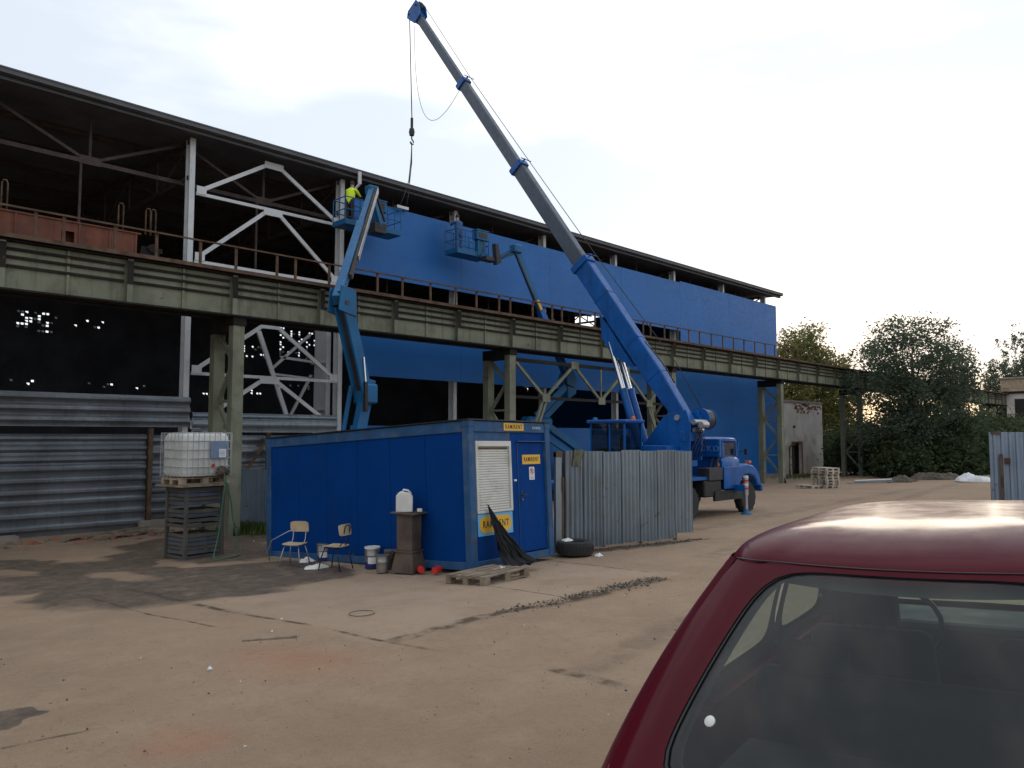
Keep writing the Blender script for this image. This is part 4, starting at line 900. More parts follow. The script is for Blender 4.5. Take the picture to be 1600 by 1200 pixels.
# chassis
kp(MB().b2((15.6, CYM - .45, .62), (24.1, CYM - .33, .92)).b2((15.6, CYM + .33, .62), (24.1, CYM + .45, .92)).b2((15.6, CYM - .32, .65), (15.75, CYM + .32, .9)).b2((23.95, CYM - .32, .65), (24.1, CYM + .32, .9)), 'chassis_frame', 'black')
kp(MB().b2((15.5, CYN + .05, 1.02), (21.6, CYF - .05, 1.12)), 'deck', 'crane_blue', bevel=.01)
kp(MB().b2((20.75, CYN, .50), (21.75, CYN + .5, 1.0)), 'fuel_tank', 'black', bevel=.04); kp(MB().b2((21.0, CYN - .02, 1.0), (21.8, CYN + .4, 1.38)), 'side_locker', 'steel_dark', bevel=.01)
kp(MB().b2((21.3, CYN - .03, .36), (23.0, CYN + .05, .66)), 'side_skirt', 'black')
def wheel(x, y, near):
    o = kp(MB().lathe([(.30, -.14), (.46, -.14), (.51, -.09), (.52, 0), (.51, .09), (.46, .14), (.30, .14)], (x, y, TG + .52), 32, 'y'), 'wheel', 'rubber', smooth=45)
    t_ = MB()
    for k in range(28): a = 2 * math.pi * k / 28; t_.box((x + .515 * math.cos(a), y + (.05 if k % 2 else -.05), TG + .52 + .515 * math.sin(a)), (.03, .13, .05), Matrix.Rotation(-a, 3, 'Y'))
    kp(t_, 'tread', 'rubber', o)
    kp(MB().lathe([(0, -.10), (.09, -.10), (.10, -.03), (.27, -.02), (.30, -.10), (.31, -.1), (.31, .1), (0, .1)], (x, y, TG + .52), 24, 'y'), 'rim', 'crane_blue', o, smooth=40)
for x in (17.4, 19.95, 23.5):
    for y in (CYN + .15, CYF - .15): wheel(x, y, y < CYM)
# cab and bonnet (rounded old-style)
def loft(rings, name, m, parent=None, smooth=40, close=True, **k):
    n = len(rings[0]); vs = [p for r_ in rings for p in r_]
    fs = [(j * n + i, j * n + (i + 1) % n, (j + 1) * n + (i + 1) % n, (j + 1) * n + i) for j in range(len(rings) - 1) for i in range(n)]
    if close: fs += [tuple(range(n))[::-1], tuple(range((len(rings) - 1) * n, len(rings) * n))]
    return kp(MB().add(vs, fs), name, m, parent, smooth=smooth, **k)
def sq(x, yc, hw, z0, z1, e=.35, n=28, ztop=None):
    out = []
    for i in range(n):
        a = 2 * math.pi * i / n + .11; c, s_ = math.cos(a), math.sin(a)
        out.append(Vector((x, yc + hw * math.copysign(abs(c) ** e, c), (z0 + z1) / 2 + (z1 - z0) / 2 * math.copysign(abs(s_) ** e, s_))))
    return out
tcab = loft([sq(21.86, CYM, 1.14, 1.02, 1.72), sq(21.95, CYM, 1.17, 1.0, 1.73), sq(22.9, CYM, 1.17, 1.0, 1.73), sq(23.02, CYM, 1.10, 1.0, 1.70)], 'truck_cab', 'crane_blue')
kp(MB().b2((21.90, CYN + .04, 1.72), (21.96, CYF - .04, 2.18)), 'cab_back', 'crane_blue', tcab)
loft([sq(21.84, CYM, 1.06, 2.16, 2.28, .5), sq(21.95, CYM, 1.13, 2.14, 2.33, .5), sq(22.7, CYM, 1.13, 2.14, 2.34, .5), sq(23.0, CYM, 1.05, 2.15, 2.26, .5)], 'cab_roof', 'crane_blue', tcab)
for s_, y in ((0, CYN + .05), (1, CYF - .11)):
    kp(MB().b2((21.965, y, 1.72), (22.05, y + .06, 2.16)).b2((22.78, y, 1.72), (22.84, y + .06, 2.16)).bar((22.86, y + .03, 1.72), (22.98, y + .03, 2.16), .06, .05), 'pillar', 'crane_blue', tcab)
    kp(MB().b2((22.055, y + .02, 1.735), (22.775, y + .03, 2.15)), 'side_window', 'glass_cab', tcab)
kp(MB().add([(23.0, CYN + .14, 1.73), (23.0, CYF - .14, 1.73), (22.93, CYF - .16, 2.15), (22.93, CYN + .16, 2.15), (23.01, CYN + .14, 1.73), (23.01, CYF - .14, 1.73), (22.94, CYF - .16, 2.15), (22.94, CYN + .16, 2.15)], [(0, 1, 2, 3), (7, 6, 5, 4), (0, 4, 5, 1), (2, 6, 7, 3)]), 'windscreen', 'glass_cab', tcab)
kp(MB().b2((22.3, CYM - .8, 1.2), (22.6, CYM + .8, 1.9)), 'cab_seats', 'black', tcab)
loft([sq(22.95, CYM, .70, 1.0, 1.66, .5), sq(23.5, CYM, .62, .98, 1.60, .5), sq(24.1, CYM, .50, .95, 1.50, .55), sq(24.3, CYM, .42, .97, 1.42, .6)], 'bonnet', 'crane_blue')
for y0, y1 in ((CYN - .02, CYN + .52), (CYF - .52, CYF + .02)):
    prof = [(22.55, .62), (22.62, 1.02), (22.78, 1.28), (23.05, 1.42), (23.45, 1.46), (23.85, 1.38), (24.15, 1.18), (24.3, .9), (24.32, .72), (24.1, .72), (24.02, .88), (23.85, 1.03), (23.55, 1.12), (23.2, 1.10), (22.98, .95), (22.86, .72), (22.84, .62)]
    kp(MB().prism([(x, y0, z) for x, z in prof], (0, y1 - y0, 0)), 'fender', 'crane_blue', bevel=.05, seg=3, smooth=40)
    kp(MB().lathe([(0, -.02), (.07, -.02), (.09, .03), (.085, .06), (0, .065)], (24.3, (y0 + y1) / 2, 1.08), 16, 'x'), 'headlight', 'galv', smooth=40)
    kp(MB().b2((23.7, y0 + .1, 1.47), (23.85, y0 + .25, 1.55)), 'indicator_lamp', 'orange')
kp(MB().b2((21.88, CYN - .03, .70), (22.80, CYN + .02, 1.40)), 'fender_skirt', 'crane_blue', bevel=.02)
kp(MB().b2((24.36, CYN, .52), (24.5, CYF, .76)), 'bumper', 'crane_blue', bevel=.04, seg=2)
for s_, y in ((-1, CYN), (1, CYF)):
    mm = kp(MB().path([(22.95, y + .03 * -s_, 1.85), (23.02, y + s_ * .14, 1.9), (23.02, y + s_ * .2, 1.8)], .012, 6), 'mirror', 'black', smooth=True); kp(MB().b2((23.0, y + s_ * .17 - .05, 1.76), (23.03, y + s_ * .17 + .05, 1.95)), 'mirror_glass', 'black', mm)
# crane front plate with the maker's letters
pl = kp(MB().b2((21.70, CYN + .02, 1.70), (21.84, CYN + 1.3, 2.28)), 'letter_plate', 'crane_blue', bevel=.02)
lettering('ČKD', .25, 'letter_blue', pl, MW[crane.name].inverted() @ Matrix(((0, 0, -1, 21.695), (-1, 0, 0, CYN + .38), (0, 1, 0, 1.96), (0, 0, 0, 1))), depth=.02, sx=1.15, bold=.006)
kp(MB().b2((21.69, CYN + .07, 1.72), (21.699, CYN + .085, 2.2)).b2((21.69, CYN + .84, 1.72), (21.699, CYN + .855, 2.2)), 'letter_frame', 'lift_blue', pl)
kp(MB().bar((21.5, CYN + .1, 1.12), (21.78, CYN + .1, 1.72), .05, .05).bar((21.5, CYN + .3, 1.12), (21.78, CYN + .3, 1.72), .05, .05).b2((20.9, CYN + .03, 1.36), (21.7, CYN + .06, 1.40)), 'plate_prop', 'steel_dark')
kp(MB().b2((21.66, CYN + .04, 1.42), (21.70, CYN + .12, 1.52)), 'tail_lamp', 'orange')
# outriggers
for x, y, s_ in ((22.62, CYN, -1), (22.62, CYF, 1), (16.2, CYN, -1), (16.2, CYF, 1)):
    yo = y + s_ * .36; o = kp(MB().b2((x - .1, min(y - s_ * .3, yo), .62), (x + .1, max(y - s_ * .3, yo), .82)), 'outrigger', 'crane_blue')
    g_ = gz(x, yo); kp(MB().tube((x, yo, 1.12), (x, yo, .5), .075, 14).tube((x, yo, .5), (x, yo, g_ + .12), .05, 14), 'jack', 'galv', o, smooth=40)
    for k in range(4): kp(MB().tube((x, yo, 1.10 - k * .12), (x, yo, 1.04 - k * .12), .08, 14), 'stripe_band', 'red_plastic' if k % 2 else 'white_plastic', o)
    kp(MB().lathe([(.18, 0), (.18, .03), (.10, .08), (.06, .17), (.0, .17)], (x, yo, g_ + .005), 18), 'foot_pad', 'lift_blue', o, smooth=40)
# slewing platform
kp(MB().lathe([(.75, 1.12), (.75, 1.30), (.62, 1.32), (.62, 1.42)], (19.75, CYM, 0), 28), 'slew_ring', 'steel_dark', smooth=40)
tur = kp(MB().b2((19.2, 12.65, 1.43), (20.95, 14.75, 1.62)).b2((19.35, 12.7, 1.63), (19.98, 13.6, 2.08)).b2((20.72, 12.7, 1.63), (20.95, 13.6, 2.2)).b2((19.98, 12.5, 2.2), (20.7, 12.69, 2.5)), 'slew_platform', 'crane_blue', bevel=.015)
kp(MB().b2((19.25, 12.42, 1.4), (19.95, 12.64, 1.95)), 'counterweight', 'crane_blue', bevel=.03)
for x in (20.0, 20.66): kp(MB().prism([(x, 12.35, 1.63), (x, 14.2, 1.63), (x, 14.1, 2.0), (x, 13.2, 3.0), (x, 12.45, 3.15), (x, 12.3, 2.7)], (.05, 0, 0)), 'side_plate', 'crane_blue', tur, bevel=.008)
wd = kp(MB().lathe([(.0, 0), (.35, 0), (.35, .03), (.2, .03), (.2, .04)], (20.76, 12.45, 2.88), 28, 'x').lathe([(.2, .45), (.2, .47), (.315, .47), (.315, .49), (0, .49)], (20.76, 12.45, 2.88), 28, 'x'), 'winch', 'crane_blue', smooth=40)
kp(MB().lathe([(.30, .04), (.305, .1), (.30, .2), (.305, .3), (.30, .45)], (20.76, 12.45, 2.88), 28, 'x'), 'rope_drum', 'cable', wd, smooth=True)
kp(MB().tube((20.0, 12.2, 2.78), (20.7, 12.2, 2.78), .08, 14).tube((20.15, 12.05, 2.7), (20.5, 12.05, 2.7), .10, 14).tube((20.1, 12.25, 2.55), (20.6, 12.25, 2.55), .06, 12), 'winch_motor', 'galv', smooth=40)
for k in range(5): kp(MB().path([(20.05 + .1 * k, 12.2, 2.6), (19.95 + .12 * k, 12.05, 2.3 - .05 * k), (19.9 + .15 * k, 12.18, 2.0), (19.85 + .16 * k, 12.25, 1.75)], .016, 6), 'hydraulic_hose', 'black', smooth=True)
kp(MB().b2((20.712, 12.30, 2.45), (20.755, 12.75, 3.0)), 'drum_bracket', 'crane_blue')
# operator's cabin
ox0, ox1, oy0, oy1, oz0, oz1 = 18.42, 19.3, 13.55, 14.85, 1.3, 2.82
oc = kp(MB().b2((ox0, oy0, oz0), (ox1, oy1, oz0 + .28)), 'operator_cab', 'crane_blue', bevel=.02)
for x in (ox0 + .025, ox1 - .025):
    for y in (oy0 + .025, oy1 - .025): kp(MB().bar((x, y, oz0 + .28), (x, y, oz1 - .07), .05, .05), 'pillar', 'crane_blue', oc)
kp(MB().bar((ox0 + .02, (oy0 + oy1) / 2 - .1, oz0 + .28), (ox0 + .02, (oy0 + oy1) / 2 - .1, oz1 - .07), .05, .05), 'pillar', 'crane_blue', oc)
kp(MB().b2((ox0 - .06, oy0 - .08, oz1 - .068), (ox1 + .05, oy1 + .1, oz1 + .03)), 'cab_roof', 'crane_blue', oc, bevel=.03, seg=2)
kp(MB().b2((ox0 + .055, oy0 + .01, oz0 + .285), (ox1 - .055, oy0 + .016, oz1 - .075)), 'window_pane', 'glass_cab', oc); kp(MB().b2((ox0 + .055, oy1 - .016, oz0 + .285), (ox1 - .055, oy1 - .01, oz1 - .075)), 'window_pane', 'glass_cab', oc)
for a, b_ in ((oy0 + .055, (oy0 + oy1) / 2 - .13), ((oy0 + oy1) / 2 - .07, oy1 - .055)):
    for x in (ox0 + .01, ox1 - .016): kp(MB().b2((x, a, oz0 + .285), (x + .006, b_, oz1 - .075)), 'window_pane', 'glass_cab', oc)
kp(MB().b2((18.65, 13.9, 1.58), (19.1, 14.3, 1.9)).b2((18.65, 13.8, 1.9), (19.1, 13.92, 2.4)), 'driver_seat', 'black', oc, bevel=.04); kp(MB().b2((18.55, 14.5, 1.58), (19.15, 14.75, 2.0)), 'console', 'steel_dark', oc)
kp(MB().lathe([(.07, 0), (.07, .05), (.05, .1), (0, .12)], (19.15, 13.75, oz1 + .03), 14), 'beacon', 'orange', oc, smooth=40); kp(MB().lathe([(.08, 0), (.08, .03), (.05, .08), (0, .09)], (18.55, 14.75, oz1 + .03), 14), 'roof_dome', 'lift_blue', oc, smooth=40)
# boom
P0 = Vector((20.36, 12.75, 2.92)); P1 = Vector((20.02, 25.5, 20.55)); bd = (P1 - P0).normalized(); BLn = (P1 - P0).length
bs = bd.cross(Vector((0, 0, 1))).normalized(); bu = bs.cross(bd).normalized()
def bp(t, u=0., s_=0.): return P0 + bd * t + bu * u + bs * s_
BT = [1.2, 6.55, 11.65, 16.85, BLn - .25]
dims = [(.64, .40), (.52, .34), (.42, .29), (.34, .25)]; mats = ['crane_blue', 'boom_grey', 'boom_grey', 'boom_grey']
def secpoly(h, w_, u0=0.): return [(-w_ / 2, -h / 2 + .025), (-w_ / 2 + .025, -h / 2), (w_ / 2 - .025, -h / 2), (w_ / 2, -h / 2 + .025), (w_ / 2, h / 2 - .025), (w_ / 2 - .025, h / 2), (-w_ / 2 + .025, h / 2), (-w_ / 2, h / 2 - .025)]
def bsec(t0, t1, h, w_, name, m, h0=None, parent=None):
    p0_ = [bp(t0, u, s_) for s_, u in secpoly(h0 or h, w_)]; p1_ = [bp(t1, u, s_) for s_, u in secpoly(h, w_)]; n = 8
    return kp(MB().add(p0_ + p1_, [tuple(range(n)), tuple(range(n, 2 * n))[::-1]] + [((i + 1) % n, i, n + i, n + (i + 1) % n) for i in range(n)]), name, m, parent, bevel=.012)
b0 = bsec(-.35, 1.6, .64, .40, 'boom_base', 'crane_blue', h0=.40); bsec(1.605, BT[1], .64, .40, 'base_section', 'crane_blue', parent=b0)
kp(MB().tube(bp(0, 0, -.42), bp(0, 0, .42), .09, 16), 'pivot_pin', 'galv', b0)
for k in range(1, 4): bsec(BT[k] - .3, BT[k + 1], *dims[k], 'boom_section', mats[k])
for k in range(1, 4):
    h, w_ = dims[k - 1]; t = BT[k]; c_ = MB()
    c_.bar(bp(t - .12, h / 2 + .03), bp(t + .12, h / 2 + .03), w_ + .09, .05, bu).bar(bp(t - .12, -h / 2 - .03), bp(t + .12, -h / 2 - .03), w_ + .09, .05, bu)
    for s_ in (-1, 1): c_.bar(bp(t - .12, 0, s_ * (w_ / 2 + .035)), bp(t + .12, 0, s_ * (w_ / 2 + .035)), .06, h, bu)
    kp(c_, 'boom_collar', 'crane_blue', bevel=.01)
    kp(MB().bar(bp(t + .05, h / 2 + .07), bp(t + .05, h / 2 + .16), .05, .05).tube(bp(t + .05, h / 2 + .14, -.2), bp(t + .05, h / 2 + .14, .35), .018, 6), 'rope_guide', 'crane_blue')
for t in (3.0, 5.0): kp(MB().bar(bp(t, .326), bp(t + .04, .326), .42, .012, bu).bar(bp(t, .0, -.206), bp(t + .04, 0, -.206), .012, .64, bu).bar(bp(t, .0, .206), bp(t + .04, 0, .206), .012, .64, bu), 'stiffening_strap', 'crane_blue', b0)
for s_ in (-.2, .17): kp(MB().prism([bp(2.2, -.38, s_), bp(4.6, -.38, s_), bp(3.9, -.78, s_), bp(3.2, -.82, s_)], bs * .04), 'cylinder_lug', 'crane_blue', b0)
kp(MB().path([bp(1.0, .43, -.1), bp(1.6, .50, -.16), bp(2.2, .46, -.16), bp(2.7, .42, -.2)], .02, 6), 'boom_hose', 'black', b0, smooth=True)
# sheave head
hd = kp(MB().prism([bp(BLn - .3, -.25, -.2), bp(BLn + .35, -.42, -.2), bp(BLn + .55, -.2, -.2), bp(BLn + .5, .42, -.2), bp(BLn + .15, .45, -.2), bp(BLn - .3, .25, -.2)], bs * .05)
        .prism([bp(BLn - .3, -.25, .16), bp(BLn + .35, -.42, .16), bp(BLn + .55, -.2, .16), bp(BLn + .5, .42, .16), bp(BLn + .15, .45, .16), bp(BLn - .3, .25, .16)], bs * .05).bar(bp(BLn - .3), bp(BLn + .1), .3, .4, bu), 'boom_head', 'crane_blue', bevel=.01)
for u, t in ((-.25, .38), (.28, .3)):
    c_ = bp(BLn + t, u); q = MB(); q.tube(c_ - bs * .06, c_ + bs * .06, .2, 22).tube(c_ - bs * .24, c_ + bs * .24, .04, 10); kp(q, 'sheave', 'steel_dark', hd, smooth=40)
# lift cylinders
for s_ in (-.19, .17):
    a = Vector((20.36 + s_, 14.25, 1.98)); b_ = bp(3.6, -.66, -s_); b_.x = a.x; dd = (b_ - a).normalized(); ml = 2.0
    kp(MB().tube(a - dd * .2, a + dd * ml, .13, 18).tube(a + dd * (ml - .08), a + dd * ml, .145, 18), 'lift_cylinder', 'crane_blue', smooth=40); kp(MB().tube(a + dd * ml, b_, .085, 16), 'piston_rod', 'chrome', smooth=40)
kp(MB().b2((20.05, 14.05, 1.63), (20.66, 14.45, 2.0)), 'cylinder_bracket', 'crane_blue')
# load line, block and slings
tp = bp(BLn + .38, -.45); HX, HYY = 19.72, 25.55
kp(MB().tube((tp.x, tp.y, tp.z), (19.8, 25.6, 15.95), .022, 6), 'load_line', 'cable', smooth=True)
ca, cb_, cc = bp(BLn - .1, -.4), bp(BT[3] + 1.2, -2.9) + Vector((0, 0, -2.2)), bp(BT[3], -.3)
kp(MB().path([ca * (1 - t) ** 2 + cb_ * 2 * t * (1 - t) + cc * t * t for t in [i / 24 for i in range(25)]], .011, 5), 'slack_cable', 'cable', smooth=True)
kp(MB().path([bp(BLn + .2, .5), bp(BT[3], .42), bp(BT[2], .50), bp(BT[1], .6), bp(1.5, .8), Vector((20.95, 12.45, 3.15))], .014, 5), 'hoist_rope', 'cable', smooth=True)
hk = kp(MB().tube((19.8, 25.6, 15.97), (19.8, 25.6, 15.5), .06, 12).lathe([(0, -.22), (.10, -.2), (.13, -.05), (.10, .1), (0, .12)], (19.8, 25.6, 15.4), 14).path([(19.8, 25.6, 15.2), (19.8, 25.6, 15.05), (19.9, 25.6, 14.95), (19.88, 25.6, 14.83), (19.76, 25.6, 14.83), (19.72, 25.6, 14.92)], .03, 8), 'hook_block', 'steel_dark', smooth=50)
for e, o_ in (((19.30, 25.72, 12.05), .0), ((19.62, 25.72, 12.05), .05)):
    kp(MB().path([(19.8, 25.6, 14.9), (19.76 + o_, 25.6, 14.0), (19.68 + o_, 25.62, 13.2), ((e[0] + 19.7) / 2 + o_, 25.68, 12.6), e], .022, 6), 'sling', 'cable', smooth=True)
kp(MB().b2((19.15, 25.70, 11.96), (19.75, 25.92, 12.08)), 'panel_clamp', 'galv')

# ================================================================== PEOPLE
def person(name, loc, rz, label, joints, mats, regions, hair=True):
    """one skinned body; joints: name -> (parent, pos, radius)"""
    o = thing(name, label, 'person', loc, (0, 0, rz))
    names = list(joints); me = bpy.data.meshes.new('body'); me.from_pydata([joints[n][1] for n in names], [(names.index(joints[n][0]), i) for i, n in enumerate(names) if joints[n][0]], [])
    t = bpy.data.objects.new('body_tmp', me); col.objects.link(t)
    t.modifiers.new('skin', 'SKIN').use_smooth_shade = True; s_ = t.modifiers.new('sub', 'SUBSURF'); s_.levels = s_.render_levels = 2
    sv = me.skin_vertices[0].data
    for i, n in enumerate(names): r_ = joints[n][2]; sv[i].radius = (r_ if isinstance(r_, tuple) else (r_, r_)); sv[i].use_root = (n == 'pelvis')
    bpy.context.view_layer.update(); dg = bpy.context.evaluated_depsgraph_get(); m2 = bpy.data.meshes.new_from_object(t.evaluated_get(dg)); bpy.data.objects.remove(t)
    m2.name = 'body'; m2.materials.clear()
    for q in mats: m2.materials.append(M[q])
    P = [(n, Vector(joints[n][1])) for n in names]
    for f in m2.polygons:
        c = f.center; nn = min(P, key=lambda a: (a[1] - c).length)[0]; f.material_index = regions.get(nn, 0); f.use_smooth = True
    link('body', m2, o)
    h = Vector(joints['head'][1])
    if hair:
        q = MB(); vs = []; n = 12
        for j in range(6):
            th = j / 5 * 1.75
            for i in range(n): a = 2 * math.pi * i / n; vs.append((h.x - .012 + .102 * math.sin(th) * math.cos(a), h.y + .088 * math.sin(th) * math.sin(a), h.z + .01 + .125 * math.cos(th)))
        q.add(vs, [(j * n + i, j * n + (i + 1) % n, (j + 1) * n + (i + 1) % n, (j + 1) * n + i) for j in range(5) for i in range(n)]).build('hair', 'hair', o, smooth=True)
    return o
def worker(lean=.15, arm=.5, up=.2):
    J = {}
    def add(n, p, x, r_): J[n] = (p, x, r_)
    L_ = lean
    add('pelvis', None, (0, 0, .95), (.18, .145)); add('waist', 'pelvis', (L_ * .3, 0, 1.10), (.185, .15)); add('chest', 'waist', (L_ * .7, 0, 1.30), (.20, .16)); add('neckb', 'chest', (L_, 0, 1.45), (.10, .08)); add('neck', 'neckb', (L_ + .03, 0, 1.53), .055)
    add('headl', 'neck', (L_ + .06, 0, 1.60), (.075, .08)); add('head', 'headl', (L_ + .065, 0, 1.68), (.085, .095)); add('headt', 'head', (L_ + .055, 0, 1.75), (.06, .07)); add('nose', 'head', (L_ + .165, 0, 1.655), .014)
    for s, k in ((1, 'l'), (-1, 'r')):
        add('sh' + k, 'neckb', (L_ * .95, s * .185, 1.42), .075); add('el' + k, 'sh' + k, (L_ + .16 + arm * .15, s * .25, 1.20 + up * .4), .055); add('wr' + k, 'el' + k, (L_ + .38 + arm * .15, s * .17, 1.22 + up), .038); add('pa' + k, 'wr' + k, (L_ + .47 + arm * .15, s * .15, 1.24 + up), .034)
        for f in range(4):
            b = (L_ + .54 + arm * .15, s * (.15 + (f - 1.5) * .024), 1.25 + up - .004 * f); add('f%d%s' % (f, k), 'pa' + k, b, .010); add('g%d%s' % (f, k), 'f%d%s' % (f, k), (b[0] + .03 - .006 * abs(f - 1), b[1], b[2] - .025), .008)
        add('th' + k, 'pa' + k, (L_ + .50 + arm * .15, s * .105, 1.25 + up), .010)
        add('hp' + k, 'pelvis', (0, s * .10, .90), .10); add('kn' + k, 'hp' + k, (.05, s * .11, .50), .068); add('an' + k, 'kn' + k, (0, s * .11, .09), .046); add('to' + k, 'an' + k, (.16, s * .12, .035), .038)
    return J
def reg(J, body, leg, skin, boot):
    d = {}
    for n in J:
        if n in ('headl', 'head', 'headt', 'nose', 'neck') or n[:2] == 'pa' or n[:2] == 'th' or n[0] in 'fg': d[n] = skin
        elif n[:2] in ('hp', 'kn'): d[n] = leg
        elif n[:2] in ('an', 'to'): d[n] = boot
        else: d[n] = body
    return d

# ================================================================== BOOM LIFTS
def basket(o, x0, x1, y0, y1, z, box_x, h=1.05):
    fl = part(MB().b2((x0, y0, z), (x1, y1, z + .06)), 'platform_floor', 'lift_blue', o)
    part(MB().b2((x0, y0 - .02, z + .0), (x1, y0 - .001, z + .2)).b2((x0, y1 + .001, z), (x1, y1 + .02, z + .2)).b2((x0 - .02, y0, z), (x0 - .001, y1, z + .2)).b2((x1 + .001, y0, z), (x1 + .02, y1, z + .2)), 'toe_board', 'lift_blue', o)
    for zz in (h, h * .55):
        part(MB().path([(x0, y0, z + zz), (x1, y0, z + zz), (x1, y1, z + zz), (x0, y1, z + zz), (x0, y0, z + zz)], .022, 6), 'guard_rail', 'lift_blue', o)
    nxx = 4
    for k in range(nxx + 1):
        x = x0 + (x1 - x0) * k / nxx
        for y in (y0, y1): part(MB().tube((x, y, z + .06), (x, y, z + h), .02, 6), 'guard_post', 'lift_blue', o)
    for k in range(1, 2):
        y = (y0 + y1) / 2
        for x in (x0, x1): part(MB().tube((x, y, z + .06), (x, y, z + h), .02, 6), 'guard_post', 'lift_blue', o)
    cb = part(MB().b2((box_x, y0 - .12, z + h - .30), (box_x + .72, y0 + .22, z + h + .12)).b2((box_x - .03, y0 - .15, z + h + .10), (box_x + .75, y0 + .25, z + h + .15)), 'control_box', 'lift_blue', o, bevel=.02)
    part(MB().b2((box_x + .1, y0 - .135, z + h - .2), (box_x + .6, y0 - .121, z + h + .02)), 'control_face', 'steel_dark', cb)
    part(MB().b2((box_x + .1, y0 - .05, z + .06), (box_x + .6, y0 + .15, z + h - .31)), 'control_post', 'lift_blue', o)
    part(MB().path([(box_x + .3, y0 - .1, z + h - .3), (box_x + .34, y0 - .2, z + .5), (box_x + .2, y0 - .22, z + .15), (box_x + .1, y0 - .1, z - .1)], .02, 6), 'control_cable', 'black', o, smooth=True)
def arm(o, p, q, w_, h, name='boom_arm', m='lift_blue', up=(0, 0, 1), **k):
    return part(MB().bar(p, q, w_, h, up, **k), name, m, o, bevel=.012)
def lift_base(o, x, y, dx=1):
    g = gz(x, y)
    part(MB().b2((x - 1.4, y - .75, g + .35), (x + 1.4, y + .75, g + .75)), 'chassis', 'lift_blue', o, bevel=.04)
    for sx in (-1, 1):
        for sy in (-1, 1):
            w_ = part(MB().lathe([(.2, -.13), (.38, -.13), (.42, -.08), (.42, .08), (.38, .13), (.2, .13)], (x + sx * 1.0, y + sy * .85, g + .42), 24, 'y'), 'wheel', 'rubber', o, smooth=45); part(MB().lathe([(0, -.09), (.2, -.1), (.21, .1), (0, .09)], (x + sx * 1.0, y + sy * .85, g + .42), 16, 'y'), 'rim', 'white_plastic', w_, smooth=40)
    part(MB().lathe([(.5, .76), (.5, .92)], (x, y, g), 24), 'slew_ring', 'steel_dark', o); part(MB().b2((x - 1.5 * (dx > 0) - .9 * (dx < 0), y - .7, g + .93), (x + .9 * (dx > 0) + 1.5 * (dx < 0), y + .7, g + 1.75)), 'turntable', 'lift_blue', o, bevel=.06)
# left lift, in front of the runway, reaching over it to the facade
la = thing('boom_lift', 'blue articulated boom lift reaching over the runway to the open bay, worker in yellow aboard', 'boom lift', (13.3, 19.8, gz(0, 19.8)))
lift_base(la, 13.2, 19.75)
ya = 19.8
arm(la, (13.15, ya - .02, 1.4), (13.72, ya - .02, 4.1), .30, .34, 'riser_arm'); arm(la, (12.75, ya + .22, 1.3), (13.25, ya + .22, 3.9), .10, .12, 'tie_arm')
for dy, nm in ((-.24, 'riser_arm'), (.24, 'riser_arm')): arm(la, (13.55, ya + dy, 3.55), (12.78, ya + dy, 6.3), .10, .34, nm)
arm(la, (13.52, ya, 3.5), (12.78, ya, 6.15), .30, .10, 'riser_core', 'steel_dark'); arm(la, (13.40, ya - .32, 4.0), (13.32, ya - .32, 4.75), .05, .05, 'riser_cylinder_rod', 'chrome'); arm(la, (13.42, ya - .32, 3.1), (13.40, ya - .32, 4.0), .11, .11, 'riser_cylinder', 'black')
part(MB().b2((13.4, ya - .36, 3.35), (13.85, ya + .36, 3.95)), 'elbow', 'lift_blue', la, bevel=.05)
part(MB().prism([(12.42, ya - .33, 6.1), (13.05, ya - .33, 5.95), (13.02, ya - .33, 6.75), (12.5, ya - .33, 6.85)], (0, .05, 0)).prism([(12.42, ya + .28, 6.1), (13.05, ya + .28, 5.95), (13.02, ya + .28, 6.75), (12.5, ya + .28, 6.85)], (0, .05, 0)).b2((12.9, ya - .27, 6.0), (13.0, ya + .27, 6.6)), 'knuckle', 'lift_blue', la, bevel=.01)
part(MB().b2((12.55, ya - .26, 6.3), (12.88, ya + .26, 6.7)).tube((12.7, ya - .36, 6.35), (12.7, ya + .36, 6.35), .07, 12), 'knuckle_pins', 'steel_dark', la)
q0 = Vector((12.62, ya + .05, 6.55)); q1 = Vector((16.72, 24.05, 11.75)); dq = (q1 - q0).normalized()
arm(la, q0 - dq * .2, q0 + dq * 4.9, .26, .34, 'main_boom'); arm(la, q0 + dq * 4.7, q1, .20, .27, 'inner_boom', 'lift_blue')
sd = dq.cross(Vector((0, 0, 1))).normalized(); uu = sd.cross(dq)
arm(la, q0 + dq * 1.2 + sd * .20, q1 - dq * .1 + sd * .16, .10, .20, 'hose_track', 'steel_brown', up=tuple(uu)); arm(la, q0 + dq * 2.4 + sd * .27, q1 + sd * .235, .03, .22, 'track_cover', 'galv', up=tuple(uu))
arm(la, q0 + dq * .1 - uu * .12 + sd * .02 + Vector((0, 0, -.15)), q0 + dq * 1.9 - uu * .25, .11, .11, 'lift_cylinder', 'steel_dark')
part(MB().b2((16.52, 23.9, 11.55), (16.95, 24.25, 11.9)), 'boom_nose', 'lift_blue', la, bevel=.03)
arm(la, (16.75, 24.1, 11.6), (17.3, 24.25, 10.45), .16, .18, 'jib'); arm(la, (16.95, 24.1, 11.65), (17.45, 24.2, 10.7), .08, .08, 'jib_rod', 'steel_dark'); part(MB().b2((16.95, 24.15, 10.2), (17.5, 24.55, 10.6)), 'platform_mount', 'steel_dark', la, bevel=.02)
basket(la, 15.85, 18.45, 24.5, 25.35, 10.38, 16.95)
wj = worker(.18, .4, .12)
person('person', (16.25, 24.85, 10.445), R(35), 'worker in yellow high-visibility jacket leaning over the rail of the left lift basket', wj, ['jacket', 'trousers', 'skin', 'black'], reg(wj, 0, 1, 2, 3))
